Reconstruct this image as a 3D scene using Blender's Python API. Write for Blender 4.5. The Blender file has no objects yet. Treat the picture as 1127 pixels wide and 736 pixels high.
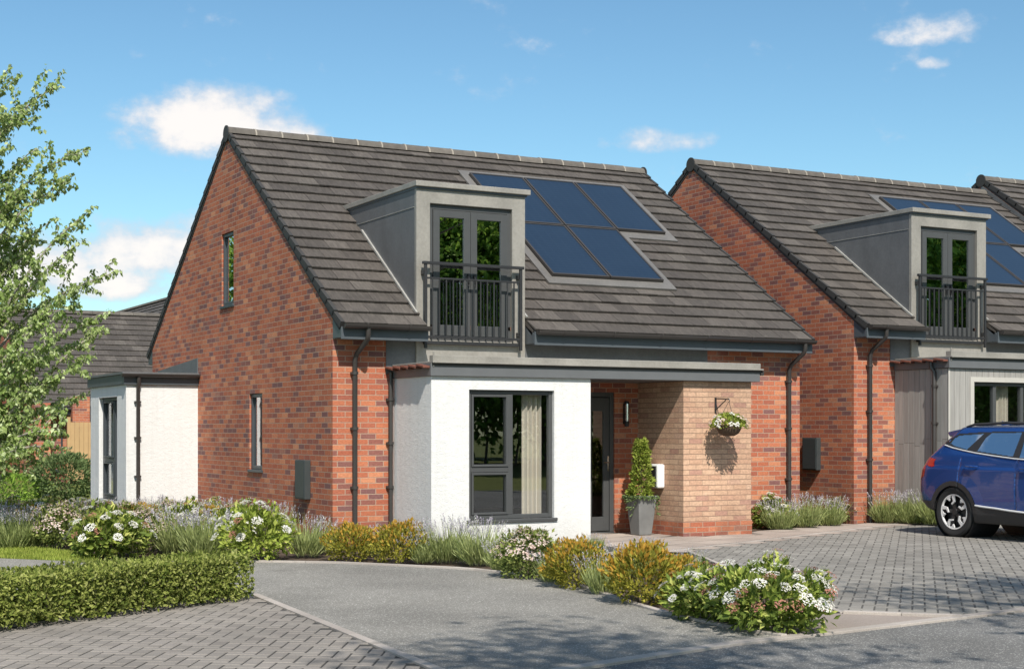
import bpy, bmesh, math, random
from mathutils import Vector, Matrix, noise
R = math.radians
scene = bpy.context.scene
COL = scene.collection
rnd = random.Random(7)

# ------------------------------------------------------------------ camera
F, CX, YH, YAW, CAMH = 1642.6, 563.5, 472.5, 0.497, 1.536
CAM = Vector((-7.468, -18.84, CAMH))
cs, sn = math.cos(YAW), math.sin(YAW)
def ray(u, v):
    r = (u - CX) / F
    return Vector((cs * r + sn, -sn * r + cs, -(v - YH) / F))
def at(u, v, z=0.0):
    """point of the level z seen at photo pixel u, v"""
    d = ray(u, v)
    p = CAM + d * ((z - CAM.z) / d.z)
    return Vector((p.x, p.y, z))
def aty(u, v, y):
    d = ray(u, v)
    return CAM + d * ((y - CAM.y) / d.y)

# ------------------------------------------------------------------ object helpers
def setp(o, label=None, cat=None, group=None, kind=None):
    if label: o['label'] = label
    if cat: o['category'] = cat
    if group: o['group'] = group
    if kind: o['kind'] = kind
    return o
def thing(name, label, cat, loc=(0, 0, 0), rz=0.0, group=None):
    o = bpy.data.objects.new(name, None)
    o.empty_display_size = 0.2
    COL.objects.link(o)
    o.location = loc
    o.rotation_euler = (0, 0, rz)
    return setp(o, label, cat, group)
def link_mesh(name, me, mat=None, parent=None):
    o = bpy.data.objects.new(name, me)
    COL.objects.link(o)
    if mat is not None and not me.materials: me.materials.append(mat)
    if parent is not None: o.parent = parent
    return o
def dup(root, loc, rz=0.0, sc=1.0, label=None, group=None, tilt=(0, 0)):
    r = root.copy(); COL.objects.link(r)
    r.location = loc; r.rotation_euler = (tilt[0], tilt[1], rz)
    r.scale = (sc, sc, sc) if not isinstance(sc, tuple) else sc
    if label: r['label'] = label
    if group: r['group'] = group
    for ch in list(root.children):
        c = ch.copy(); COL.objects.link(c); c.parent = r
        for g in ch.children:
            d = g.copy(); COL.objects.link(d); d.parent = c
    return r

class MB:
    def __init__(s): s.v = []; s.f = []
    def add(s, vs, fs):
        n = len(s.v); s.v += [tuple(p) for p in vs]; s.f += [tuple(i + n for i in f) for f in fs]
        return s
    def box(s, x0, x1, y0, y1, z0, z1):
        return s.add([(x0,y0,z0),(x1,y0,z0),(x1,y1,z0),(x0,y1,z0),(x0,y0,z1),(x1,y0,z1),(x1,y1,z1),(x0,y1,z1)],
                     [(0,3,2,1),(4,5,6,7),(0,1,5,4),(1,2,6,5),(2,3,7,6),(3,0,4,7)])
    def obox(s, M, x0, x1, y0, y1, z0, z1):
        n = len(s.v); s.box(x0, x1, y0, y1, z0, z1)
        for i in range(n, len(s.v)): s.v[i] = tuple(M @ Vector(s.v[i]))
        return s
    def hexa(s, p):   # 8 points, bottom ring then top ring
        return s.add(p, [(0,3,2,1),(4,5,6,7),(0,1,5,4),(1,2,6,5),(2,3,7,6),(3,0,4,7)])
    def prism(s, pts, axis, a, b):
        """polygon extruded along an axis; pts are the two other coordinates in order"""
        def mk(p, q):
            if axis == 'x': return (q, p[0], p[1])
            if axis == 'y': return (p[0], q, p[1])
            return (p[0], p[1], q)
        n = len(pts)
        vs = [mk(p, a) for p in pts] + [mk(p, b) for p in pts]
        fs = [tuple(range(n))[::-1], tuple(range(n, 2 * n))]
        for i in range(n): fs.append((i, (i + 1) % n, n + (i + 1) % n, n + i))
        return s.add(vs, fs)
    def tube(s, pts, r, n=10, cap=True):
        pts = [Vector(p) for p in pts]
        rs = r if isinstance(r, (list, tuple)) else [r] * len(pts)
        up = None; base = len(s.v); vs = []; fs = []
        for i, p in enumerate(pts):
            d = (pts[min(i + 1, len(pts) - 1)] - pts[max(i - 1, 0)]).normalized()
            if up is None:
                up = Vector((0, 0, 1)) if abs(d.z) < 0.9 else Vector((1, 0, 0))
            a = d.cross(up)
            if a.length < 1e-5: a = d.cross(Vector((1, 0.3, 0)))
            a.normalize(); b = a.cross(d).normalized(); up = b
            for k in range(n):
                t = 2 * math.pi * k / n
                vs.append(p + a * math.cos(t) * rs[i] + b * math.sin(t) * rs[i])
        for i in range(len(pts) - 1):
            for k in range(n):
                fs.append((i*n+k, i*n+(k+1)%n, (i+1)*n+(k+1)%n, (i+1)*n+k))
        if cap:
            fs.append(tuple(range(n))[::-1]); fs.append(tuple((len(pts)-1)*n + k for k in range(n)))
        return s.add(vs, fs)
    def lathe(s, prof, M=Matrix(), n=24):
        """prof: (radius, height) pairs round local z"""
        vs = []; fs = []; m = len(prof)
        for k in range(n):
            t = 2 * math.pi * k / n
            for r, h in prof: vs.append(M @ Vector((r * math.cos(t), r * math.sin(t), h)))
        for k in range(n):
            for i in range(m - 1):
                fs.append((k*m+i, ((k+1)%n)*m+i, ((k+1)%n)*m+i+1, k*m+i+1))
        return s.add(vs, fs)
    def build(s, name, mat, parent=None, bevel=0, smooth=False, loc=None):
        me = bpy.data.meshes.new(name)
        me.from_pydata(s.v, [], s.f)
        bm = bmesh.new(); bm.from_mesh(me)
        bmesh.ops.recalc_face_normals(bm, faces=bm.faces)
        bm.to_mesh(me); bm.free()
        o = link_mesh(name, me, mat, parent)
        if smooth:
            me.polygons.foreach_set('use_smooth', [True] * len(me.polygons))
            if smooth != 'all': me.set_sharp_from_angle(angle=R(35))
        if bevel:
            b = o.modifiers.new('Bevel', 'BEVEL'); b.width = bevel; b.segments = 2; b.limit_method = 'ANGLE'
        if loc is not None: o.location = loc
        return o

def raw(name, vs, fs, mat, parent=None):
    me = bpy.data.meshes.new(name); me.from_pydata(vs, [], fs); me.update()
    return link_mesh(name, me, mat, parent)

def slab(bm, outline, holes, axis, a, b):
    """polygon with holes, in (p, z), extruded from a to b along axis, added to bm"""
    def mk(p):
        return (a, p[0], p[1]) if axis == 'x' else ((p[0], a, p[1]) if axis == 'y' else (p[0], p[1], a))
    edges = []
    for loop in [outline] + holes:
        vs = [bm.verts.new(mk(p)) for p in loop]
        for i in range(len(vs)): edges.append(bm.edges.new((vs[i], vs[(i + 1) % len(vs)])))
    res = bmesh.ops.triangle_fill(bm, use_beauty=True, use_dissolve=False, edges=edges)
    faces = [g for g in res['geom'] if isinstance(g, bmesh.types.BMFace)]
    ex = bmesh.ops.extrude_face_region(bm, geom=faces)
    d = b - a
    vec = (d, 0, 0) if axis == 'x' else ((0, d, 0) if axis == 'y' else (0, 0, d))
    bmesh.ops.translate(bm, vec=vec, verts=[g for g in ex['geom'] if isinstance(g, bmesh.types.BMVert)])
def rect(a0, a1, z0, z1): return [(a0, z0), (a1, z0), (a1, z1), (a0, z1)]
def bm_build(bm, name, mat, parent=None):
    bmesh.ops.recalc_face_normals(bm, faces=bm.faces)
    me = bpy.data.meshes.new(name); bm.to_mesh(me); bm.free()
    return link_mesh(name, me, mat, parent)

# ------------------------------------------------------------------ materials
class NT:
    def __init__(s, name):
        s.m = bpy.data.materials.new(name); s.m.use_nodes = True
        s.n = s.m.node_tree.nodes; s.l = s.m.node_tree.links; s.n.clear()
        s.out = s.n.new('ShaderNodeOutputMaterial')
    def node(s, t, **k):
        nd = s.n.new(t)
        for a, b in k.items(): setattr(nd, a, b)
        return nd
    def con(s, v, sock):
        if v is None: return
        if hasattr(v, 'is_linked') or isinstance(v, bpy.types.NodeSocket): s.l.new(v, sock)
        else:
            try: sock.default_value = v
            except Exception: sock.default_value = tuple(v) + (1,)
    def math(s, op, a, b=None, c=None, clamp=False):
        nd = s.node('ShaderNodeMath', operation=op); nd.use_clamp = clamp
        for i, x in enumerate((a, b, c)):
            if x is not None: s.con(x, nd.inputs[i])
        return nd.outputs[0]
    def mix(s, fac, a, b, mode='MIX'):
        nd = s.node('ShaderNodeMix', data_type='RGBA', blend_type=mode)
        s.con(fac, nd.inputs[0]); s.con(a, nd.inputs[6]); s.con(b, nd.inputs[7])
        return nd.outputs[2]
    def ramp(s, fac, stops, interp='LINEAR'):
        nd = s.node('ShaderNodeValToRGB'); cr = nd.color_ramp; cr.interpolation = interp
        while len(cr.elements) < len(stops): cr.elements.new(0.5)
        for e, (p, c) in zip(cr.elements, stops):
            e.position = p
            e.color = (c, c, c, 1) if isinstance(c, (int, float)) else tuple(c) + (1,)
        s.con(fac, nd.inputs[0]); return nd.outputs[0]
    def coord(s, w='Object'): return s.node('ShaderNodeTexCoord').outputs[w]
    def sep(s, v):
        nd = s.node('ShaderNodeSeparateXYZ'); s.con(v, nd.inputs[0]); return nd.outputs
    def comb(s, x, y, z):
        nd = s.node('ShaderNodeCombineXYZ')
        for i, q in enumerate((x, y, z)): s.con(q, nd.inputs[i])
        return nd.outputs[0]
    def mapping(s, v, scale=(1, 1, 1), rot=(0, 0, 0)):
        nd = s.node('ShaderNodeMapping'); s.con(v, nd.inputs[0])
        nd.inputs['Scale'].default_value = scale; nd.inputs['Rotation'].default_value = rot
        return nd.outputs[0]
    def noise(s, v=None, scale=5, detail=4, rough=0.55, out=0):
        nd = s.node('ShaderNodeTexNoise')
        if v is not None: s.con(v, nd.inputs['Vector'])
        nd.inputs['Scale'].default_value = scale; nd.inputs['Detail'].default_value = detail
        nd.inputs['Roughness'].default_value = rough
        return nd.outputs[out]
    def voro(s, v, scale, feature='F1', out=0):
        nd = s.node('ShaderNodeTexVoronoi', feature=feature); s.con(v, nd.inputs['Vector'])
        nd.inputs['Scale'].default_value = scale; return nd.outputs[out]
    def island(s): return s.node('ShaderNodeNewGeometry').outputs['Random Per Island']
    def bump(s, h, strength=0.3, dist=0.01):
        nd = s.node('ShaderNodeBump'); s.con(h, nd.inputs['Height'])
        nd.inputs['Strength'].default_value = strength; nd.inputs['Distance'].default_value = dist
        return nd.outputs[0]
    def bsdf(s, color, rough=0.6, metal=0.0, spec=0.5, normal=None, coat=0.0, coat_rough=0.03, sheen=0.0):
        p = s.node('ShaderNodeBsdfPrincipled')
        s.con(color, p.inputs['Base Color']); s.con(rough, p.inputs['Roughness'])
        s.con(metal, p.inputs['Metallic']); p.inputs['Specular IOR Level'].default_value = spec
        p.inputs['Coat Weight'].default_value = coat; p.inputs['Coat Roughness'].default_value = coat_rough
        if normal is not None: s.l.new(normal, p.inputs['Normal'])
        return p.outputs[0]
    def done(s, sh):
        s.l.new(sh, s.out.inputs['Surface']); return s.m

def plain(name, col, rough=0.5, metal=0.0, spec=0.5, var=0.12, scale=6, coat=0.0, bump=0.0):
    t = NT(name); co = t.coord()
    nz = t.noise(co, scale, 5)
    c = t.mix(nz, tuple(x * (1 - var) for x in col), tuple(min(1, x * (1 + var)) for x in col))
    rr = t.math('MULTIPLY_ADD', nz, 0.2, rough - 0.1)
    nrm = t.bump(t.noise(co, scale * 8, 4), bump, 0.004) if bump else None
    return t.done(t.bsdf(c, rr, metal, spec, nrm, coat))

def brick_mat(name, stops, mortar, perp=1.0):
    t = NT(name); co = t.coord(); x, y, z = t.sep(co)
    nx, ny, nz_ = t.sep(t.node('ShaderNodeNewGeometry').outputs['Normal'])
    side = t.math('GREATER_THAN', t.math('ABSOLUTE', nx), 0.6)
    u = t.math('ADD', t.math('MULTIPLY', x, t.math('SUBTRACT', 1, side)), t.math('MULTIPLY', y, side))
    u = t.math('ADD', u, 50.0)
    rowf = t.math('DIVIDE', t.math('ADD', z, 10.0), 0.075)
    row = t.math('FLOOR', rowf)
    uu = t.math('ADD', t.math('DIVIDE', u, 0.225), t.math('MULTIPLY', t.math('MODULO', row, 2), 0.5))
    col = t.math('FLOOR', uu)
    fu, fv = t.math('FRACT', uu), t.math('FRACT', rowf)
    wob = t.math('MULTIPLY', t.math('SUBTRACT', t.noise(co, 30, 3), 0.5), 0.05)
    mu = t.math('LESS_THAN', t.math('ADD', fu, wob), 0.05)
    mv = t.math('LESS_THAN', t.math('ADD', fv, wob), 0.14)
    mort = t.math('MAXIMUM', t.math('MULTIPLY', mu, perp), mv)
    wn = t.node('ShaderNodeTexWhiteNoise'); t.con(t.comb(col, row, side), wn.inputs['Vector'])
    c = t.ramp(wn.outputs[0], stops)
    big = t.noise(co, 0.6, 3); fine = t.noise(t.mapping(co, (1, 1, 2)), 26, 4, 0.7)
    c = t.mix(0.75, c, t.ramp(fine, [(0.25, 0.35), (0.5, 0.55), (0.75, 0.78)]), 'OVERLAY')
    c = t.mix(0.55, c, t.ramp(big, [(0.3, 0.36), (0.7, 0.62)]), 'OVERLAY')
    mc = t.mix(fine, tuple(q * 0.62 for q in mortar), tuple(q * 1.1 for q in mortar))
    c = t.mix(mort, c, mc)
    blm = t.ramp(t.noise(t.mapping(co, (1, 1, 1.6)), 1.3, 5, .65), [(.60, 0.0), (.78, .30)])
    c = t.mix(blm, c, (.46, .38, .33))
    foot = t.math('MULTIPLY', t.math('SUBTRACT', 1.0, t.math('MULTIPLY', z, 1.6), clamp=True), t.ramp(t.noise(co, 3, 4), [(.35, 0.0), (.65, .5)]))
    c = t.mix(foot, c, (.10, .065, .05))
    h = t.math('SUBTRACT', t.math('MULTIPLY', fine, 0.35), mort)
    return t.done(t.bsdf(c, 0.85, 0, 0.25, t.bump(h, 0.6, 0.008)))
M = {}
M['brick'] = brick_mat('red_brick', [(0.0, (0.363, 0.114, 0.063)), (0.22, (0.424, 0.15, 0.079)), (0.38, (0.33, 0.099, 0.058)), (0.52, (0.38, 0.124, 0.068)), (0.64, (0.281, 0.091, 0.061)), (0.76, (0.22, 0.089, 0.072)), (0.87, (0.171, 0.085, 0.083)), (0.93, (0.495, 0.209, 0.113)), (1, (0.396, 0.131, 0.072))], (.44,.31,.235))
M['buff'] = brick_mat('buff_brick', [(0.0, (.45,.285,.195)), (.4, (.49,.32,.222)), (.7, (.43,.265,.18)), (.88, (.42,.25,.175)), (.95, (.35,.195,.15)), (1, (.50,.335,.235))], (.31,.205,.145), .55)

def render_mat():
    t = NT('white_render'); co = t.coord()
    v = t.math('ADD', t.noise(co, 70, 5, 0.65), t.math('MULTIPLY', t.noise(co, 14, 3), 0.8))
    c = t.mix(t.noise(co, 1.5, 5), (.64,.635,.63), (.71,.71,.71))
    x, y, z = t.sep(co)
    dirt = t.math('MULTIPLY', t.math('SUBTRACT', 0.45, z, clamp=True), t.noise(t.mapping(co, (6, 6, 1)), 2, 4))
    c = t.mix(dirt, c, (.45,.42,.36))
    st = t.noise(t.mapping(co, (9, 9, .35)), 1.0, 5, .6)
    c = t.mix(t.ramp(st, [(.52, 0.0), (.75, .32)]), c, (.52, .505, .48))
    return t.done(t.bsdf(c, 0.9, 0, 0.2, t.bump(v, 0.7, 0.014)))
M['render'] = render_mat()

def tile_mat():
    t = NT('roof_tile'); co = t.coord()
    rn = t.island()
    c = t.ramp(rn, [(0, (.058,.050,.045)), (.4, (.068,.059,.053)), (.8, (.079,.068,.061)), (1, (.096,.084,.075))])
    streak = t.noise(t.mapping(co, (7, 1.2, 1.2)), 5, 5, 0.6)
    c = t.mix(0.8, c, t.ramp(streak, [(.25, .3), (.5, .5), (.8, .8)]), 'OVERLAY')
    fine = t.noise(co, 120, 3, 0.7)
    c = t.mix(0.4, c, fine, 'OVERLAY')
    c = t.mix(.55, c, t.ramp(t.noise(co, .9, 5, .6), [(.3, .40), (.7, .60)]), 'OVERLAY')
    lich = t.math('MULTIPLY', t.ramp(t.noise(co, 26, 4, .7), [(.62, 0.0), (.7, .7)]), t.ramp(t.noise(co, .7, 3), [(.45, 0.0), (.62, 1.0)]))
    c = t.mix(lich, c, (.26, .25, .19))
    return t.done(t.bsdf(c, 0.8, 0, 0.35, t.bump(fine, 0.25, 0.004)))
M['tile'] = tile_mat()
def ridge_mat():
    t = NT('ridge_tile'); co = t.coord()
    c = t.ramp(t.island(), [(0, (.09,.08,.071)), (1, (.13,.116,.102))])
    c = t.mix(0.5, c, t.noise(co, 9, 5, .7), 'OVERLAY')
    return t.done(t.bsdf(c, 0.85, 0, 0.3, t.bump(t.noise(co, 60, 3), 0.3, 0.004)))
M['ridge'] = ridge_mat()
M['clip'] = plain('pale_ridge_clip', (.27, .24, .20), 0.7)
M['verge'] = plain('verge_trim', (.046, .044, .043), 0.65, spec=.25)
def zinc(name, col):
    t = NT(name); co = t.coord()
    a = t.noise(t.mapping(co, (1, 1, 0.5)), 2.5, 6, 0.65); b = t.noise(co, 30, 4, 0.6)
    c = t.mix(a, tuple(q * 0.62 for q in col), tuple(min(1, q * 1.3) for q in col))
    c = t.mix(0.25, c, b, 'OVERLAY')
    return t.done(t.bsdf(c, t.math('MULTIPLY_ADD', a, 0.25, 0.35), 0.15, 0.5, t.bump(b, 0.12, 0.004)))
M['zinc'] = zinc('light_grey_cladding', (.30, .282, .255))
M['zinc_dark'] = zinc('dark_lead_and_shaded_cladding', (.135, .138, .145))  # lead grey; the dormer cheeks use it, their shade put into the colour
M['pflash'] = zinc('panel_flashing_grey', (.165, .155, .145))
M['lead'] = zinc('lead_flashing', (.36, .35, .33))
M['fascia'] = plain('slate_grey_fascia', (.075, .087, .1), 0.38, var=0.1)
M['canopy'] = plain('grey_canopy_fascia', (.12, .125, .132), 0.4, var=0.08)
M['gutter'] = plain('black_gutter', (.045, .04, .038), 0.35)
M['frame'] = plain('grey_window_frame', (.066, .068, .07), 0.4, var=0.06)
M['frame_d'] = plain('dark_window_frame', (.045, .052, .06), 0.4, var=0.06)
M['rail'] = plain('black_railing', (.026, .026, .028), 0.4)
M['redtile'] = plain('red_clay_tile', (.15, .05, .032), 0.75, var=0.35, scale=14, bump=0.3)
M['white_trim'] = plain('pale_trim', (.46, .44, .405), 0.5)
M['curtain'] = plain('cream_curtain', (.60, .54, .475), 0.9, var=0.05)
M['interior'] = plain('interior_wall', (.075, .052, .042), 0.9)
M['chrome'] = plain('brushed_steel', (.62, .62, .62), 0.25, 1.0, var=0.05)
M['black'] = plain('black_plastic', (.022, .022, .024), 0.45, var=0.15)
M['box_dark'] = plain('dark_grey_box', (.04, .048, .05), 0.45)
M['white_pl'] = plain('white_plastic', (.8, .8, .8), 0.3, var=0.02)
M['wood'] = plain('timber', (.42, .27, .13), 0.7, var=0.25, scale=3)
M['bark'] = plain('birch_bark', (.30, .27, .23), 0.8, var=0.5, scale=9, bump=0.5)
M['bark_d'] = plain('brown_bark', (.13, .10, .075), 0.85, var=0.4, scale=9, bump=0.5)

def board_mat():
    t = NT('grey_board_cladding'); co = t.coord()
    g = t.noise(t.mapping(co, (10, 10, .6)), 3, 5, .6)
    c = t.ramp(t.island(), [(0, (.27,.26,.245)), (1, (.325,.312,.295))])
    c = t.mix(0.35, c, g, 'OVERLAY')
    return t.done(t.bsdf(c, 0.6, 0, 0.4, t.bump(g, .2, .003)))
M['board'] = board_mat()

def glass_mat(name, refl, tint, fr=1.0):
    t = NT(name)
    tr = t.node('ShaderNodeBsdfTransparent'); tr.inputs[0].default_value = tuple(tint) + (1,)
    gl = t.node('ShaderNodeBsdfGlossy'); gl.inputs['Roughness'].default_value = 0.0
    gl.inputs[0].default_value = (.95, .97, 1, 1)
    co = t.coord(); nb = t.bump(t.noise(co, 1.3, 2), 0.02, 0.02); t.l.new(nb, gl.inputs['Normal'])
    fz = t.node('ShaderNodeLayerWeight'); fz.inputs[0].default_value = .5
    fac = t.math('ADD', t.math('MULTIPLY', t.math('POWER', fz.outputs['Facing'], 4.0), .6 * fr), refl, clamp=True)
    mx = t.node('ShaderNodeMixShader'); t.l.new(fac, mx.inputs[0]); t.l.new(tr.outputs[0], mx.inputs[1]); t.l.new(gl.outputs[0], mx.inputs[2])
    return t.done(mx.outputs[0])
M['glass'] = glass_mat('window_glass', 0.11, (.97, .98, .97))
M['glass_d'] = glass_mat('door_glass', 0.48, (.5, .55, .53))
M['carglass'] = glass_mat('car_window_glass', 0.85, (.8, .92, .94))

def solar_mat():
    t = NT('solar_cells'); co = t.coord(); x, y, z = t.sep(co)
    ln = t.math('MAXIMUM', t.math('LESS_THAN', t.math('FRACT', t.math('MULTIPLY', y, 12.0)), 0.10), t.math('LESS_THAN', t.math('FRACT', t.math('MULTIPLY', x, 6.0)), 0.03))
    n = t.noise(co, 3, 4)
    c = t.mix(t.math('ADD', t.math('MULTIPLY', n, .5), t.math('MULTIPLY', t.noise(co, .7, 3), .5)), (.010,.020,.038), (.018,.032,.056))
    c = t.mix(t.math('MULTIPLY', ln, 0.4), c, (.045,.07,.11))
    return t.done(t.bsdf(c, 0.33, 0, 0.5, None, 0.3, 0.1))
M['solar'] = solar_mat()
M['solar_frame'] = plain('solar_frame', (.05, .045, .042), 0.45)

def tarmac(name, lo, hi, chip, amount, sc=260):
    t = NT(name); co = t.coord()
    big = t.noise(co, .55, 5); fine = t.noise(co, sc * .4, 3, .7)
    v = t.voro(co, sc * 0.45, out=1)
    sv = t.sep(v)
    c = t.mix(t.math('ADD', t.math('MULTIPLY', big, .5), t.math('MULTIPLY', sv[0], .5)), lo, hi)
    ch = t.math('GREATER_THAN', sv[1], 1 - amount)
    c = t.mix(t.math('MULTIPLY', ch, 0.8), c, chip)
    c = t.mix(.35, c, t.ramp(big, [(.35, .3), (.65, .7)]), 'OVERLAY')
    spot = t.ramp(t.noise(co, 1.7, 5, .6), [(.64, 0.0), (.72, .35)])
    c = t.mix(spot, c, tuple(q * .45 for q in lo))
    return t.done(t.bsdf(c, 0.88, 0, 0.3, t.bump(t.math('ADD', fine, sv[0]), .55, .006)))
M['tarmac'] = tarmac('drive_tarmac', (.155,.147,.135), (.26,.248,.226), (.5,.485,.45), .10)
M['road'] = tarmac('road_asphalt', (.10,.098,.095), (.19,.186,.18), (.42,.41,.39), .10)

def paver_mat(name, stops):
    t = NT(name); co = t.coord()
    c = t.ramp(t.island(), stops)
    c = t.mix(.5, c, t.noise(co, 90, 4, .7), 'OVERLAY')
    c = t.mix(.5, c, t.ramp(t.noise(co, .8, 5), [(.3, .34), (.7, .66)]), 'OVERLAY')
    c = t.mix(t.ramp(t.noise(co, 2.6, 5, .65), [(.62, 0.0), (.74, .4)]), c, (.09, .085, .07))
    return t.done(t.bsdf(c, .85, 0, .3, t.bump(t.noise(co, 150, 3), .35, .004)))
M['paver_l'] = paver_mat('grey_brown_block', [(0, (.195,.175,.158)), (.5, (.215,.195,.176)), (1, (.24,.215,.195))])
M['paver_r'] = paver_mat('grey_block', [(0, (.175,.165,.15)), (.5, (.205,.193,.177)), (1, (.24,.226,.207))])
M['joint'] = plain('joint_sand', (.045, .042, .038), .95, var=.3, scale=30)
M['joint2'] = plain('pale_joint_sand', (.08, .075, .068), .95, var=.3, scale=30)
M['slab'] = paver_mat('buff_slab', [(0, (.30,.25,.22)), (.5, (.34,.285,.25)), (1, (.38,.32,.28))])
M['slab2'] = paver_mat('brown_slab', [(0, (.23,.195,.172)), (1, (.29,.245,.217))])
M['kerb'] = paver_mat('pale_kerb', [(0, (.31,.275,.25)), (1, (.385,.345,.315))])
def soil_mat():
    t = NT('bed_soil'); co = t.coord()
    c = t.ramp(t.noise(co, 18, 6, .7), [(.3, (.05,.036,.026)), (.6, (.12,.088,.066)), (.8, (.22,.17,.14))])
    return t.done(t.bsdf(c, .95, 0, .2, t.bump(t.noise(co, 40, 5, .7), .8, .03)))
M['soil'] = soil_mat()
def grass_mat(name, a, b):
    t = NT(name); co = t.coord()
    c = t.mix(t.ramp(t.noise(co, 6, 6, .7), [(.3, 0.0), (.7, 1.0)]), a, b)
    return t.done(t.bsdf(c, .9, 0, .2, t.bump(t.noise(co, 70, 4), .5, .03)))
M['grass'] = grass_mat('grass_ground', (.09,.115,.025), (.17,.18,.045))

def leaf_mat(name, stops, trans=.35, rough=.5):
    t = NT(name)
    c = t.ramp(t.island(), stops)
    c = t.mix(.45, c, t.noise(t.coord(), 3.0, 4), 'OVERLAY')
    p = t.bsdf(c, .65, 0, .15)
    tl = t.node('ShaderNodeBsdfTranslucent'); t.con(c, tl.inputs[0])
    mx = t.node('ShaderNodeMixShader'); mx.inputs[0].default_value = trans
    t.l.new(p, mx.inputs[1]); t.l.new(tl.outputs[0], mx.inputs[2])
    return t.done(mx.outputs[0])
M['lf_birch'] = leaf_mat('birch_leaf', [(0, (0.17, 0.256, 0.066)), (0.4, (0.277, 0.368, 0.112)), (0.75, (0.417, 0.496, 0.206)), (1, (0.648, 0.735, 0.43))], .4, .4)
M['lf_hedge'] = leaf_mat('hedge_leaf', [(0, (0.095, 0.132, 0.024)), (0.45, (0.201, 0.236, 0.049)), (0.85, (0.328, 0.356, 0.097)), (1, (0.391, 0.402, 0.146))])
M['lf_gold'] = leaf_mat('gold_leaf', [(0, (0.135, 0.15, 0.022)), (0.5, (0.3, 0.285, 0.045)), (1, (0.48, 0.42, 0.075))])
M['lf_tip'] = leaf_mat('orange_tip_leaf', [(0, (0.345, 0.23, 0.034)), (0.5, (0.506, 0.276, 0.04)), (1, (0.575, 0.38, 0.081))])
M['lf_dark'] = leaf_mat('viburnum_leaf', [(0, (0.084, 0.125, 0.027)), (0.5, (0.203, 0.272, 0.054)), (0.85, (0.38, 0.439, 0.091)), (1, (0.712, 0.711, 0.243))])
M['lf_mid'] = leaf_mat('abelia_leaf', [(0, (0.085, 0.119, 0.034)), (0.5, (0.204, 0.255, 0.068)), (1, (0.408, 0.442, 0.136))])
M['lf_lime'] = leaf_mat('lime_leaf', [(0, (0.126, 0.175, 0.028)), (0.5, (0.28, 0.35, 0.056)), (1, (0.476, 0.518, 0.126))])
M['lf_lav'] = leaf_mat('lavender_leaf', [(0, (0.176, 0.219, 0.077)), (0.5, (0.304, 0.35, 0.126)), (1, (0.48, 0.525, 0.238))])
M['lf_tree'] = leaf_mat('tree_leaf', [(0, (0.097, 0.178, 0.031)), (0.5, (0.194, 0.324, 0.051)), (1, (0.389, 0.551, 0.09))])
M['lf_laurel'] = leaf_mat('laurel_leaf', [(0, (.10,.15,.05)), (.5, (.15,.21,.08)), (1, (.22,.28,.12))])
M['fl_white'] = leaf_mat('white_petal', [(0, (.62,.60,.55)), (1, (.82,.80,.76))], .3)
M['fl_pink'] = leaf_mat('dusky_pink_petal', [(0, (.34,.13,.10)), (1, (.5,.25,.19))], .3)
M['fl_blush'] = leaf_mat('blush_petal', [(0, (.6,.42,.38)), (1, (.75,.66,.6))], .3)
M['fl_lav'] = leaf_mat('lavender_flower', [(0, (0.345, 0.296, 0.389)), (0.6, (0.517, 0.485, 0.546)), (1, (0.719, 0.719, 0.661))], .3)

# ------------------------------------------------------------------ ground, drives, paths
def sheet(name, pts, z, mat, **k):
    bm = bmesh.new()
    vs = [bm.verts.new((p[0], p[1], z)) for p in pts]
    es = [bm.edges.new((vs[i], vs[(i + 1) % len(vs)])) for i in range(len(vs))]
    bmesh.ops.triangle_fill(bm, use_beauty=True, use_dissolve=False, edges=es)
    for f in bm.faces:
        f.normal_update()
        if f.normal.z < 0: f.normal_flip()
    me = bpy.data.meshes.new(name); bm.to_mesh(me); bm.free()
    o = link_mesh(name, me, mat); o['kind'] = 'structure'
    return o
def inside(p, poly):
    c = False; j = len(poly) - 1
    for i in range(len(poly)):
        a, b = poly[i], poly[j]
        if (a[1] > p[1]) != (b[1] > p[1]) and p[0] < (b[0]-a[0])*(p[1]-a[1])/(b[1]-a[1]) + a[0]: c = not c
        j = i
    return c
def xy(u, v): p = at(u, v); return (p.x, p.y)

sheet('ground', [(-300, -300), (400, -300), (400, 400), (-300, 400)], -.05, M['grass'])
sheet('road', [(-80, -32), (-2.4 - 77.6, -31), (-12, -13.4), (-3.45, -10.95), (-2.61, -10.58), (-1, -10.16), (.79, -9.94), (2.48, -9.7), (6, -9.25), (60, -2.4), (60, -11), (6, -17.5), (-8, -20.5), (-30, -27)], -.012, M['road'])
sheet('flower_bed', [(-9, 12), (-8, 6), (-4.2, -.2), (-3.2, -1.3), (-2.0, -2.1), (-.2, -3.9), (0, -4.6), (.1, -5.2), (-.1, -6.4), (-.5, -8.0), (-.5, -10.12), (.8, -9.9), (1.2, -9.0), (3.7, -2.9), (9.3, -.2), (9.3, 1), (0, 1), (0, 6), (-1, 8.5), (-1, 14)], -.02, M['soil'])
lawn_poly = [(-12, 9.6), (-4.34, -.25), (-3.5, -1.26), (-3.38, -1.0), (-3.2, -.5), (-3.45, .4), (-4.2, 3.0), (-6.5, 6.5), (-9.5, 11)]
sheet('lawn', lawn_poly, -.01, M['grass'])
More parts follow.
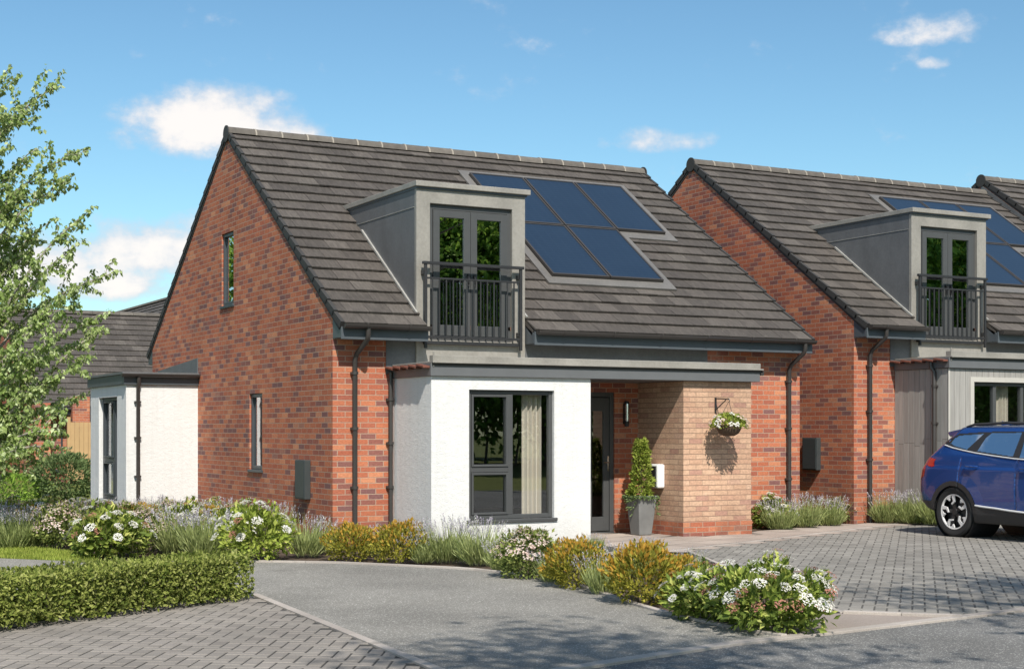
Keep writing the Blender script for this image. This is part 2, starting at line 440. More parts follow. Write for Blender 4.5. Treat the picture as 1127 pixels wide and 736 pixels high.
tar = [(-14, 11.5), (-4.34, -.25), (-3.5, -1.26), (-3.1, -1.75), xy(262, 618), xy(300, 618.4), xy(374, 619.6), xy(439, 622.6), xy(500, 625.5), xy(523, 627.2), xy(545, 629.5),
       (.15, -4.95), (.2, -5.4), (.14, -6.1), (-.05, -6.9), (-.25, -7.7), (-.4, -8.5), (-.45, -9.4), (-.42, -10.08), (-1, -10.16), (-2.61, -10.58), (-3.45, -10.93), (-3.33, -10.19), (-2.95, -5.48), (-3.1, -4.95), (-5.7, -6.1), (-14, -9.8)]
sheet('drive', tar, 0.0, M['tarmac'])

def strip(name, pts, w, z0, z1, mat=None, seg=.45):
    mb = MB()
    pts = [Vector((p[0], p[1])) for p in pts]
    for a, b in zip(pts, pts[1:]):
        L = (b - a).length; n = max(1, round(L / seg)); d = (b - a) / L; nn = Vector((-d.y, d.x)) * w / 2
        for k in range(n):
            p = a + d * (L * k / n + .002); q = a + d * (L * (k + 1) / n - .002)
            mb.hexa([(p.x-nn.x, p.y-nn.y, z0), (q.x-nn.x, q.y-nn.y, z0), (q.x+nn.x, q.y+nn.y, z0), (p.x+nn.x, p.y+nn.y, z0),
                     (p.x-nn.x, p.y-nn.y, z1), (q.x-nn.x, q.y-nn.y, z1), (q.x+nn.x, q.y+nn.y, z1), (p.x+nn.x, p.y+nn.y, z1)])
    o = mb.build(name, mat or M['kerb'], bevel=.004); o['kind'] = 'structure'
    return o
strip('bed_kerb', tar[3:19], .06, -.05, .022)
strip('drive_kerb', [(-3.36, -10.85), (-3.33, -10.19), (-2.95, -5.48)], .075, -.05, .012)
strip('hedge_kerb', [(-2.95, -5.48), (-5.44, -6.75), (-12, -10.05)], .06, -.05, .014)
strip('road_kerb', [(-12, -13.35), (-3.45, -10.93), (-2.61, -10.58), (-1, -10.16), (.79, -9.94), (2.48, -9.7), (6, -9.25), (30, -6.2)], .11, -.06, .008, seg=.9)

def herringbone(name, poly, ang, bw, mat):
    sheet(name + '_joints', poly, -.0045, M['joint'] if mat is M['paver_l'] else M['joint2'])
    c, s = math.cos(ang), math.sin(ang)
    xs = [p[0] for p in poly]; ys = [p[1] for p in poly]
    cx, cy = sum(xs) / len(xs), sum(ys) / len(ys)
    rad = max(math.hypot(p[0]-cx, p[1]-cy) for p in poly)
    g = .007; n = int(rad / bw) + 3; vs = []; fs = []; b = .004
    def block(i, j, horiz):
        x0, y0 = i * bw + g, j * bw + g
        x1, y1 = ((i + 2) * bw if horiz else (i + 1) * bw) - g, ((j + 1) * bw if horiz else (j + 2) * bw) - g
        mx, my = (x0 + x1) / 2, (y0 + y1) / 2
        if not inside((cx + c*mx - s*my, cy + s*mx + c*my), poly): return
        z = .0 + rnd.uniform(-.001, .001); k = len(vs)
        for (x, y, zz) in ((x0, y0, z-.004), (x1, y0, z-.004), (x1, y1, z-.004), (x0, y1, z-.004), (x0+b, y0+b, z), (x1-b, y0+b, z), (x1-b, y1-b, z), (x0+b, y1-b, z)):
            vs.append((cx + c*x - s*y, cy + s*x + c*y, zz))
        fs.extend([(k+4, k+5, k+6, k+7), (k, k+1, k+5, k+4), (k+1, k+2, k+6, k+5), (k+2, k+3, k+7, k+6), (k+3, k, k+4, k+7)])
    for j in range(-n, n):
        for i in range(-n, n):
            m = (i - j) % 4
            if m == 0: block(i, j, True)
            elif m == 3: block(i, j, False)
    o = raw(name, vs, fs, mat); o['kind'] = 'structure'
    return o
herringbone('block_paving', [(-2.98, -5.5), (-3.36, -10.2), (-3.45, -10.9), (-11, -13), (-11, -9.55), (-5.44, -6.75)], R(59), .108, M['paver_l'])
drive_r = [(1.62, -9.83), (.98, -9.15), (3.65, -3.06), (5.51, -2.27), (9.0, -.77), (9.6, -.5), (9.9, -1.6), (17, -1.6), (17, -7.9), (6, -9.25), (2.48, -9.7)]
herringbone('block_paving', drive_r, R(46.3), .105, M['paver_r'])
strip('path_kerb', [(2.35, -3.55), (3.65, -3.05), (5.51, -2.26), (9.0, -.76), (9.62, -.47)], .07, -.05, .008)
strip('paving_kerb', [(1.62, -9.83), (.95, -9.15)], .08, -.05, .02)
strip('paving_kerb', [(.95, -9.15), (2.35, -5.9), (3.6, -3.08)], .05, -.05, .006)
pathp = [(2.25, -3.55), (3.3, -1.22), (3.32, .0), (4.91, 0), (4.91, -1.18), (6.12, -1.18), (6.3, -.75), (8.95, -.22), (9.2, -.02), (10.1, -.02), (10.1, -.5), (9.62, -.5), (5.51, -2.3), (3.65, -3.09)]
def slabs(name, poly, ang, sz):
    sheet(name + '_joints', poly, -.002, M['joint'])
    c, s = math.cos(ang), math.sin(ang); ox, oy = poly[0]; vs = []; fs = []
    bm = bmesh.new()
    for i in range(-12, 24):
        for j in range(-14, 20):
            x0, y0 = i * sz[0], j * sz[1] ; g = .004
            if j % 2: x0 += sz[0] / 2
            q = [(x0+g, y0+g), (x0+sz[0]-g, y0+g), (x0+sz[0]-g, y0+sz[1]-g), (x0+g, y0+sz[1]-g)]
            w = [(ox + c*x - s*y, oy + s*x + c*y) for x, y in q]
            mid = (sum(p[0] for p in w)/4, sum(p[1] for p in w)/4)
            if inside(mid, poly) or sum(inside(p, poly) for p in w) >= 2:
                # clip to the polygon's own outline only roughly: shrink towards the middle
                w = [p if inside(p, poly) else (mid[0]+(p[0]-mid[0])*.5, mid[1]+(p[1]-mid[1])*.5) for p in w]
                z = .002 + rnd.uniform(-.001, .001)
                fv = [bm.verts.new((p[0], p[1], z)) for p in w]
                try: bm.faces.new(fv)
                except Exception: pass
    o = bm_build(bm, name, M['slab']); o['kind'] = 'structure'
    for p in o.data.polygons: pass
    return o
sheet('path_base', pathp, -.0045, M['slab'])
slabs('path', pathp, R(23), (.6, .45))
sheet('paving', [(-.42, -10.06), (.79, -9.92), (1.6, -9.81), (.95, -9.15), (.2, -8.9), (-.3, -9.2)], -.004, M['slab2'])

# ------------------------------------------------------------------ house
ED, EZ, RY, RZ, HD = .318, 2.965, 4.581, 6.385, 9.162
TP = (RZ - EZ) / (RY + ED)
PITCH = math.atan(TP)
SL = (RY + ED) / math.cos(PITCH)
def rz_at(y): return EZ + TP * (y + ED)
RM = Matrix.Translation((0, -ED, EZ)) @ Matrix.Rotation(PITCH, 4, 'X')   # roof frame: x along, y up the slope, z out
def vy(y): return (y + ED) / math.cos(PITCH)

def win(parent, axis, a0, a1, z0, z1, d, out, mull=(), trans=(), mat=None, fw=.055, sill=True, name='window', glass='glass', label=None, sillw=.05):
    """window with frame (the part), panes and sill; d = plane of the frame's outer face, out = -1/1 outward sign"""
    mat = mat or M['frame']
    def bx(mb, p0, p1, q0, q1, da, db):
        lo, hi = sorted((d + da * out, d + db * out))
        if axis == 'y': mb.box(p0, p1, lo, hi, q0, q1)
        else: mb.box(lo, hi, p0, p1, q0, q1)
    f = MB()
    bx(f, a0, a0 + fw, z0, z1, -.07, 0); bx(f, a1 - fw, a1, z0, z1, -.07, 0)
    bx(f, a0 + fw, a1 - fw, z0, z0 + fw, -.07, 0); bx(f, a0 + fw, a1 - fw, z1 - fw, z1, -.07, 0)
    for m in mull: bx(f, m - .035, m + .035, z0 + fw, z1 - fw, -.07, -.001)
    for (p0, p1, zc) in trans: bx(f, p0, p1, zc - .035, zc + .035, -.07, -.002)
    o = f.build(name, mat, parent, bevel=.006)
    if label: o['label'] = label
    edges = [a0 + fw] + [m for m in sorted(mull)] + [a1 - fw]
    sash = MB()
    for i in range(len(edges) - 1):
        p0 = edges[i] + (.035 if i else 0); p1 = edges[i + 1] - (.035 if i < len(edges) - 2 else 0)
        zs = [z0 + fw] + [zc for (q0, q1, zc) in trans if q0 < (p0 + p1) / 2 < q1] + [z1 - fw]
        for j in range(len(zs) - 1):
            r0 = zs[j] + (.035 if j else 0); r1 = zs[j + 1] - (.035 if j < len(zs) - 2 else 0)
            if len(zs) > 2:
                k = .035
                bx(sash, p0+.004, p0 + k, r0+.004, r1-.004, -.05, .012); bx(sash, p1 - k, p1-.004, r0+.004, r1-.004, -.05, .012)
                bx(sash, p0 + k, p1 - k, r0+.004, r0 + k, -.05, .012); bx(sash, p0 + k, p1 - k, r1 - k, r1-.004, -.05, .012)
            pn = MB(); bx(pn, p0 - .006, p1 + .006, r0 - .006, r1 + .006, -.042, -.036)
            pn.build('pane', M[glass], o)
    if sash.v: sash.build('sash', mat, o, bevel=.005)
    if sill:
        sm = MB(); bx(sm, a0 - .04, a1 + .04, z0 - .045, z0 - .002, -.02, sillw + .02)
        sm.build('sill', mat, o, bevel=.006)
    return o

def curtain(parent, x0, x1, y, z0, z1, folds, amp=.035):
    n = folds * 8; vs = []; fs = []
    for k in range(n + 1):
        x = x0 + (x1 - x0) * k / n
        yy = y + amp * math.sin(k / 8 * 2 * math.pi) + .01 * math.sin(k * 1.7)
        vs += [(x, yy, z0), (x, yy * .98 + y * .02, z1)]
    for k in range(n): fs.append((2*k, 2*k+2, 2*k+3, 2*k+1))
    o = raw('curtain', vs, fs, M['curtain'], parent)
    md = o.modifiers.new('Solidify', 'SOLIDIFY'); md.thickness = .004
    return o

def pipe(parent, pts, r=.034, br=(), name='downpipe', wall='y'):
    mb = MB(); mb.tube(pts, r, 12)
    for z, p in br:
        x, y = p
        mb.lathe([(r + .002, -.02), (r + .012, -.02), (r + .012, .02), (r + .002, .02)], Matrix.Translation((x, y, z)), 12)
        if wall == 'y': mb.box(x - .05, x + .05, y + .01, y + .055, z - .015, z + .015)
        else: mb.box(x + .01, x + .055, y - .05, y + .05, z - .015, z + .015)
    return mb.build(name, M['gutter'], parent, smooth=True)

def gutter(parent, x0, x1, y, z, r=.062, clips=True):
    prof = []
    for k in range(9):
        t = math.pi + math.pi * k / 8
        prof.append((y + r * math.cos(t), z + r * math.sin(t)))
    inner = [(y + (r - .008) * math.cos(math.pi + math.pi * k / 8), z + (r - .008) * math.sin(math.pi + math.pi * k / 8)) for k in range(8, -1, -1)]
    mb = MB(); mb.prism(prof + inner, 'x', x0, x1)
    mb.prism(prof, 'x', x0 - .006, x0 + .0); mb.prism(prof, 'x', x1, x1 + .006)
    if clips:
        n = max(2, int((x1 - x0) / .8))
        for k in range(n):
            x = x0 + (x1 - x0) * (k + .5) / n
            pr = [(y + (r + .006) * math.cos(math.pi + math.pi * q / 8), z + (r + .006) * math.sin(math.pi + math.pi * q / 8)) for q in range(9)]
            mb.prism(pr, 'x', x - .012, x + .012)
            mb.box(x - .012, x + .012, y - r - .006, y - r + .006, z - .005, z + .016)
    return mb.build('gutter', M['gutter'], parent, smooth=True)

def make_house(label, loc, W=8.0, style='render', extras=True):
    H = thing('house', label, 'house', loc, group='dormer houses in a row')
    z0 = -.4 if loc[2] > 0 else -.05
    gy = RZ - .13
    # --- brick walls
    bm = bmesh.new()
    front = [(0.1, z0), (W - .1, z0), (W - .1, 3.0), (0.1, 3.0)]
    slab(bm, front, [rect(1.05, 3.2, .02, 2.15), rect(3.5, 4.49, .02, 2.09), rect(1.3, 2.85, 2.5, 2.95)], 'y', 0, .1)
    ge = rz_at(0) - .13
    gab = [(0, z0), (HD, z0), (HD, ge), (HD / 2, gy), (0, ge)]
    holes = [rect(4.27, 4.89, 3.54, 4.72), rect(2.88, 3.48, .92, 2.09)] if extras else []
    slab(bm, gab, holes, 'x', 0, .1)
    slab(bm, gab, [], 'x', W - .1, W)
    slab(bm, rect(.1, W - .1, z0, 2.95), [], 'y', HD - .1, HD)
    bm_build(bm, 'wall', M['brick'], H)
    fl = MB(); fl.box(.1, W - .1, .1, HD - .1, -.03, .0); fl.box(.1, W - .1, .1, HD - .1, 2.55, 2.62)
    fl.box(.1, W - .1, 4.2, 4.3, .0, 2.55); fl.box(3.3, 3.4, .1, 4.2, .0, 2.55)
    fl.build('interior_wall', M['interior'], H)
    # --- roof: deck, tiles, ridge, verges
    DX0, DX1, DYB = 1.25, 2.95, 2.52
    rf = MB()
    rf.obox(RM, .0, DX0, .03, SL, -.12, -.05); rf.obox(RM, DX1, W, .03, SL, -.12, -.05)
    rf.obox(RM, DX0, DX1, vy(DYB), SL, -.12, -.05)
    MR = Matrix.Translation((0, HD, 0)) @ Matrix.Diagonal((1, -1, 1, 1)) @ RM
    rf.obox(MR, 0, W, .0, SL, -.12, -.05)
    roof = rf.build('roof', M['tile'], H)
    NR = 20; ga = SL / NR; tl = MB(); tw = .335
    def course(mb, mtx, i, segs, off):
        v0, v1 = i * ga - .02, (i + 1) * ga + .05
        v1 = min(v1, SL)
        for (xa, xb) in segs:
            k0 = math.floor((xa - off) / tw); x = off + k0 * tw
            while x < xb:
                p, q = max(x + .002, xa), min(x + tw - .002, xb)
                if q - p > .02:
                    jz = rnd.uniform(-.003, .003); jv = rnd.uniform(-.004, .004)
                    za, zb = .013 + jz, -.031 + jz
                    mb.hexa([mtx @ Vector(c) for c in ((p, v0+jv, za-.026), (q, v0+jv, za-.026), (q, v1, zb-.02), (p, v1, zb-.02),
                             (p, v0+jv, za), (q, v0+jv, za), (q, v1, zb), (p, v1, zb))])
                x += tw
    for i in range(NR):
        ytop = (i + .5) * ga * math.cos(PITCH) - ED
        segs = [(.0, DX0), (DX1, W)] if ytop < DYB - .02 else [(.0, W)]
        course(tl, RM, i, segs, (i % 2) * tw / 2)
        course(tl, MR, i, [(.0, W)], (i % 2) * tw / 2)
    tl.build('tiles', M['tile'], roof)
    rg = MB(); cl = MB(); n = round(W / .45); L = W / n
    for k in range(n):
        xa, xb = k * L, (k + 1) * L
        dz = rnd.uniform(-.004, .004)
        pr = [(HD/2 + .13 * math.cos(math.pi * q / 8), RZ - .075 + dz + .12 * math.sin(math.pi * q / 8)) for q in range(9)]
        rg.prism(pr, 'x', xa + .003 - (.03 if k == 0 else 0), xb - .003)
        if k: 
            pc = [(HD/2 + .136 * math.cos(math.pi * q / 8), RZ - .075 + .126 * math.sin(math.pi * q / 8)) for q in range(9)]
            cl.prism(pc, 'x', xa - .013, xa + .013)
    nf = len(rg.f); rg.add(cl.v, cl.f); ro = rg.build('ridge_tiles', M['ridge'], roof, smooth=True); ro.data.materials.append(M['clip'])
    for p in ro.data.polygons:
        if p.index >= nf: p.material_index = 1
    for xa, xb in ((-.024, .03), (W - .03, W + .024)):
        vg = MB()
        for mtx in (RM, MR):
            for i in range(NR):
                v0, v1 = i * ga - .03, (i + 1) * ga
                vg.hexa([mtx @ Vector(c) for c in ((xa, v0, -.07), (xb, v0, -.07), (xb, v1, -.085), (xa, v1, -.085), (xa, v0, .026), (xb, v0, .026), (xb, v1, -.002), (xa, v1, -.002))])
            vg.obox(mtx, xa + .014, xb - .012, 0, SL, -.12, -.07)
        vg.lathe([(0, -.01), (.135, -.01), (.135, .01), (0, .01)], Matrix.Translation(((xa if xa < 0 else xb) , HD/2, RZ - .07)) @ Matrix.Rotation(R(90), 4, 'Y'), 20)
        vg.build('verge', M['verge'], roof)
    # --- eaves: boxed ends, soffit, fascia, gutters
    for xa, xb in ((.0, DX0 + .03), (DX1 + .0, W)):
        bx = [(.0, 2.76), (-ED + .03, 2.76), (-ED + .03, 2.9), (-.0, rz_at(0) - .13)]
        ev = MB(); ev.prism(bx, 'x', xa, xb); 
        ev.box(xa, xb, -ED + .005, -ED + .028, 2.74, 2.935)
        ev.build('fascia', M['fascia'], H, bevel=.004)
        gutter(H, xa + .02, xb - .01, -ED - .062, 2.94)
    ev = MB(); ev.prism([(HD, 2.76), (HD + ED - .03, 2.76), (HD + ED - .03, 2.9), (HD, ge)], 'x', 0, W); ev.build('fascia', M['fascia'], H)
    gutter(H, .02, W - .02, HD + ED + .05, 2.94, clips=False)
    def rainpipe(x, zb=0.0):
        y0 = -ED - .062
        mbp = [(x, y0, 2.89), (x, y0, 2.8), (x, y0 + .03, 2.74), (x - .05, -.1, 2.56), (x - .06, -.06, 2.48), (x - .06, -.06, zb)]
        pipe(H, mbp, .034, [(z, (x - .06, -.06)) for z in (2.3, 1.55, .75)])
    rainpipe(.36, z0); rainpipe(W - .2, z0)
    # --- dormer
    dz0, dz1 = 2.46, 4.9
    dm = bmesh.new()
    slab(dm, [(1.22, dz0), (2.94, dz0), (2.94, dz1), (1.22, dz1)], [rect(1.43, 2.73, 2.78, 4.68)], 'y', -.05, .02)
    dorm = bm_build(dm, 'dormer', M['zinc'], H)
    bv = dorm.modifiers.new('Bevel', 'BEVEL'); bv.width = .006; bv.limit_method = 'ANGLE'
    for xa, xb in ((1.222, 1.272), (2.888, 2.938)):
        ck = MB(); ck.prism([(.02, 2.75), (.02, dz1), (DYB + .06, dz1), (DYB + .06, rz_at(DYB + .06) - .04), (.05, rz_at(.05) - .25)], 'x', xa, xb)
        ck.build('cheek', M['zinc_dark'], dorm)  # same cladding as the dormer front, coloured darker for its shaded side
    sm = MB()   # seam of the cladding under the capping and flashing down the cheek
    sm.box(1.214, 1.2215, .03, 2.2, 4.62, 4.628); sm.build('seam', M['lead'], dorm)
    for xa, xb in ((1.195, 1.222), (2.938, 2.965)):
        sm = MB()
        for i in range(1, 9):
            sm.obox(RM, xa, xb, i * ga - .005, (i + 1) * ga - .004, .0, .03)
        sm.build('flashing', M['lead'], dorm)
    cp = MB(); cp.box(1.19, 3.0, -.11, DYB + .12, 4.9, 4.975)
    cp.build('dormer_roof', M['zinc'], dorm, bevel=.008)
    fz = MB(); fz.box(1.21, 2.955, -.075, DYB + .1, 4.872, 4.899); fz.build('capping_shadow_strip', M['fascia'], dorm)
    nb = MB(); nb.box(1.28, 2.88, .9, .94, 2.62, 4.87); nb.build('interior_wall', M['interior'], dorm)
    # french doors
    dr = MB()
    dr.box(1.43, 1.49, .0, .07, 2.78, 4.68); dr.box(2.67, 2.73, .0, .07, 2.78, 4.68); dr.box(1.49, 2.67, .0, .07, 4.61, 4.68); dr.box(1.49, 2.67, .0, .07, 2.78, 2.83)
    dr.build('door_frame', M['frame'], dorm, bevel=.005)
    for xa, xb in ((1.495, 2.077), (2.083, 2.665)):
        lf = MB(); s = .10
        lf.box(xa, xa + s, -.012, .045, 2.835, 4.605); lf.box(xb - s, xb, -.012, .045, 2.835, 4.605)
        lf.box(xa + s, xb - s, -.012, .045, 4.605 - s, 4.605); lf.box(xa + s, xb - s, -.012, .045, 2.835, 3.0)
        lf.box(xa + .02, xb - .02, -.02, -.013, 2.85, 2.87)
        lf.build('french_door', M['frame'], dorm, bevel=.006)
        pn = MB(); pn.box(xa + s - .005, xb - s + .005, .012, .02, 2.995, 4.51); pn.build('door_pane', M['glass_d'], dorm)
    hd = MB()
    for x in (2.03, 2.13): hd.box(x - .012, x + .012, -.05, -.014, 3.55, 3.72); hd.box(x - .01, x + .01, -.07, -.05, 3.6, 3.68)
    hd.build('door_handle', M['black'], dorm)
    # juliet balcony
    yb = -.14; rl = MB()
    rl.box(1.27, 2.86, yb - .03, yb + .02, 3.82, 3.86); rl.box(1.3, 2.83, yb - .012, yb + .012, 3.62, 3.645); rl.box(1.3, 2.83, yb - .015, yb + .015, 2.80, 2.835)
    rl.box(1.32, 2.82, yb + .016, -.05, 2.72, 2.765)
    for x in (1.315, 2.815):
        rl.box(x - .02, x + .02, yb - .021, yb + .016, 2.66, 3.82)
        rl.box(x - .03, x + .03, yb + .016, -.05, 3.68, 3.74); rl.box(x - .03, x + .03, yb + .016, -.05, 2.86, 2.92)
    k = 13
    for i in range(1, k + 1):
        x = 1.315 + 1.5 * i / (k + 1); rl.box(x - .009, x + .009, yb - .009, yb + .009, 2.835, 3.62)
    rl.build('railing', M['rail'], dorm, bevel=.003)
    # --- wall flashing over the canopy, canopy, upstand
    for xa, xb in ((.78, 1.219), (2.942, 6.18)):
        fp = MB(); fp.box(xa, xb, -.012, -.002, 2.3, 2.77); fp.build('wall_flashing', M['zinc_dark'], H)
    BX0, BX1, BY, CX1 = .887, 3.32, -1.228, 6.24
    cn = MB(); cn.box(BX0 - .03, CX1 - .03, BY - .05, -.015, 2.235, 2.40)
    cn.build('canopy', M['canopy'], H, bevel=.006)
    c2 = MB(); c2.box(BX0 - .01, CX1, BY - .07, BY - .052, 2.375, 2.4); c2.box(CX1 - .028, CX1 + .03, BY - .07, BY - .0, 2.33, 2.395)
    c2.build('canopy_trim', M['gutter'], H)
    up = MB(); up.box(BX0 - .02, CX1, BY - .1, -.016, 2.402, 2.425); up.box(BX0 - .0, CX1 - .01, BY - .04, BY + .06, 2.426, 2.505)
    up.box(BX0 + .0, BX0 + .02, BY - .06, BY - .041, 2.35, 2.56)
    up.build('canopy_roof', M['zinc'], H, bevel=.005)
    rt = MB()
    nt_ = 5
    for i in range(nt_):
        ya = -.02 + (BY - .02) * i / nt_ - .0; yb2 = ya + (BY - .02) / nt_ * .94
        rt.hexa([(BX0 - .13, yb2, 2.335), (BX0 - .031, yb2, 2.335), (BX0 - .031, ya, 2.37), (BX0 - .13, ya, 2.37), (BX0 - .13, yb2, 2.365), (BX0 - .031, yb2, 2.365), (BX0 - .031, ya, 2.398), (BX0 - .13, ya, 2.398)])
    rt.build('verge_tiles', M['redtile'], H, bevel=.006)
    # --- bay
    wx0, wx1 = (1.44, 2.74)
    bb = bmesh.new()
    if style == 'render':
        slab(bb, rect(BX0, BX1, z0, 2.234), [rect(wx0, wx1, .335, 2.065)], 'y', BY, BY + .12)
        slab(bb, [(BY + .12, z0), (-.002, z0), (-.002, 2.234), (BY + .12, 2.234)], [], 'x', BX0, BX0 + .12)
        slab(bb, [(BY + .12, z0), (-.002, z0), (-.002, 2.234), (BY + .12, 2.234)], [], 'x', BX1 - .12, BX1)
        bm_build(bb, 'bay', M['render'], H)
        win(H, 'y', wx0, wx1, .34, 2.06, BY + .05, -1, (2.09,), ((wx0 + .055, 2.055, 1.0),), name='bay_window', sillw=.06)
        curtain(H, 2.36, 2.66, BY + .22, .3, 2.1, 4); curtain(H, 1.46, 1.53, BY + .22, .3, 2.1, 1, .02)
    else:
        slab(bb, rect(BX0 + .02, BX1 - .02, z0, 2.234), [rect(wx0, wx1 + .5, .335, 2.02)], 'y', BY + .02, BY + .12)
        slab(bb, [(BY + .12, z0), (-.002, z0), (-.002, 2.234), (BY + .12, 2.234)], [], 'x', BX0 + .02, BX0 + .12)
        slab(bb, [(BY + .12, z0), (-.002, z0), (-.002, 2.234), (BY + .12, 2.234)], [], 'x', BX1 - .12, BX1 - .02)
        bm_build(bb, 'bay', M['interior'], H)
        cb = MB(); pw = .125
        x = BX0
        while x < BX1 - .01:
            xe = min(x + pw, BX1)
            for (za, zb) in ((z0, 2.23),) if (xe < wx0 - .02 or x > wx1 + .5) else ((2.1, 2.23), (z0, .25)):
                cb.box(x + .003, xe - .003, BY, BY + .018, za, zb)
            x += pw
        y = BY + .02
        while y < -.01:
            ye = min(y + pw, -.002); zc = .95 + .15 * rnd.random()
            cb.box(BX0, BX0 + .018, y + .003, ye - .003, z0, zc - .002); cb.box(BX0, BX0 + .018, y + .003, ye - .003, zc + .002, 2.23)
            cb.box(BX1 - .018, BX1, y + .003, ye - .003, z0, 2.23)
            y += pw
        cb.build('cladding', M['board'], H, bevel=.003)
        tr = MB(); wb = wx1 + .5
        tr.box(wx0 - .08, wx0, BY - .012, BY + .02, .25, 2.1); tr.box(wb, wb + .08, BY - .012, BY + .02, .25, 2.1); tr.box(wx0, wb, BY - .012, BY + .02, 2.02, 2.1)
        tr.box(BX0 - .006, BX0 + .03, BY - .008, BY - .001, z0, 2.23)
        tr.build('window_trim', M['white_trim'], H)
        win(H, 'y', wx0 + .003, wb - .003, .34, 2.015, BY + .06, -1, (1.97, 2.6), (), name='bay_window', mat=M['frame'])
        curtain(H, 2.2, 2.45, BY + .24, .3, 2.1, 4)
    ln_ = MB(); ln_.box(BX0 + .122, BX0 + .127, BY + .125, -.002, .0, 2.2); ln_.box(BX1 - .127, BX1 - .122, BY + .125, -.002, .0, 2.2); ln_.box(BX0 + .13, BX1 - .13, BY + .125, -.002, 2.2, 2.21); ln_.box(BX0 + .13, BX1 - .13, BY + .125, -.002, -.02, .0)
    ln_.build('interior_lining', M['interior'], H)  # dark lining added to hide pale inner faces lit by bounced light
    # --- pipe in the corner of the bay
    if style == 'render':
        pipe(H, [(BX0 - .06, -.06, 2.32), (BX0 - .06, -.06, .0)], .03, [(z, (BX0 - .06, -.06)) for z in (1.95, 1.35, .75)])
    else:
        pipe(H, [(BX0 - .07, BY + .32, 2.34), (BX0 - .07, BY + .32, 2.26), (BX0 - .045, BY + .27, 2.18), (BX0 - .045, BY + .27, z0)], .034, [(z, (BX0 - .045, BY + .27)) for z in (1.95, 1.35, .75)], wall='x')
    # --- porch: store block, door, lamp
    pb = bmesh.new(); slab(pb, rect(4.91, 6.12, .215, 2.234), [], 'y', -1.18, -.003); bm_build(pb, 'porch_pier', M['buff'], H)
    pp = MB(); pp.box(4.9, 6.13, -1.19, -.003, z0, .213); pp.build('plinth', M['brick'], H)
    df = MB(); df.box(3.5, 3.57, .02, .09, .02, 2.09); df.box(4.42, 4.49, .02, .09, .02, 2.09); df.box(3.57, 4.42, .02, .09, 2.02, 2.09); df.box(3.5, 4.49, -.01, .09, .0, .02)
    dfo = df.build('door_frame', M['frame'], H, bevel=.005)
    dl = MB(); xa, xb, s = 3.575, 4.415, .0
    dl.box(xa, 4.12, .035, .08, .03, 2.01); dl.box(4.32, xb, .035, .08, .03, 2.01); dl.box(4.12, 4.32, .035, .08, .03, .24); dl.box(4.12, 4.32, .035, .08, 1.81, 2.01)
    door = dl.build('door', M['frame'], H, bevel=.004)
    gp = MB(); gp.box(4.115, 4.325, .052, .06, .235, 1.815); gp.build('pane', M['glass'], door)
    hb = MB(); hb.box(4.375, 4.4, .015, .034, .92, 1.14); hb.tube([(4.387, .02, 1.05), (4.387, -.025, 1.05), (4.28, -.03, 1.05)], .009, 8); hb.build('handle', M['chrome'], door)
    wl = MB(); wl.box(4.64, 4.70, -.03, -.001, 1.62, 1.92); wl.lathe([(0, 1.58), (.03, 1.58), (.035, 1.6), (.035, 1.94), (.03, 1.96), (0, 1.96)], Matrix.Translation((4.67, -.06, 0)), 14)
    wlo = wl.build('wall_light', M['black'], H, smooth=True)
    w2 = MB(); w2.lathe([(.0, 1.66), (.0355, 1.66), (.0365, 1.68), (.0365, 1.9), (.0355, 1.92), (0, 1.92)], Matrix.Translation((4.672, -.064, 0)), 14); w2.build('lamp_glass', M['chrome'], wlo)
    # --- meter box on the gable
    mb = MB(); mb.box(-.095, -.002, .82, 1.2, .56, 1.11); m = mb.build('meter_box', M['box_dark'], H, bevel=.008)
    md = MB(); md.box(-.104, -.096, .84, 1.18, .58, 1.09); md.build('meter_door', M['box_dark'], m, bevel=.003)
    # --- solar panels
    xs = (3.955, 5.005, 6.02, 7.02); vs_ = (vy(.955), vy(2.365), vy(3.80))
    fm = MB(); f = .14
    def plate(a, b, c, d, t=.028): fm.obox(RM, a, b, c, d, -.01, t)
    plate(xs[0] - f, xs[0], vs_[0] - .2, vs_[2] + f); plate(xs[0], xs[2] + f, vs_[0] - .2, vs_[0]); plate(xs[2], xs[2] + f, vs_[0], vs_[1] - .2)
    plate(xs[2], xs[3] + f, vs_[1] - .2, vs_[1]); plate(xs[3], xs[3] + f, vs_[1], vs_[2] + f); plate(xs[0], xs[3], vs_[2], vs_[2] + f)
    fm.build('panel_flashing', M['pflash'], H)
    for c in range(3):
        for r_ in range(2):
            if c == 2 and r_ == 0: continue
            a, b, q0, q1 = xs[c] + .012, xs[c + 1] - .012, vs_[r_] + .012, vs_[r_ + 1] - .012
            fr = MB(); t = .03
            fr.obox(RM, a, a + t, q0, q1, .0, .075); fr.obox(RM, b - t, b, q0, q1, .0, .075); fr.obox(RM, a + t, b - t, q0, q0 + t, .0, .075); fr.obox(RM, a + t, b - t, q1 - t, q1, .0, .075)
            po = fr.build('solar_panel', M['solar_frame'], H)
            ce = MB(); ce.box(a + t, b - t, q0 + t, q1 - t, .02, .066)
            co = ce.build('solar_cells', M['solar'], po)
            co.matrix_local = RM
    if extras:
        win(H, 'x', 4.275, 4.885, 3.545, 4.715, .025, -1, (), (), name='window', mat=M['frame_d'], sillw=.03, glass='glass_d')
        win(H, 'x', 2.885, 3.475, .925, 2.085, .025, -1, (), (), name='window', mat=M['frame_d'], sillw=.03, glass='glass_d')
    return H, roof

H1, _ = make_house('brick house with white rendered bay and buff brick porch pier, nearest of the row', (0, 0, 0))
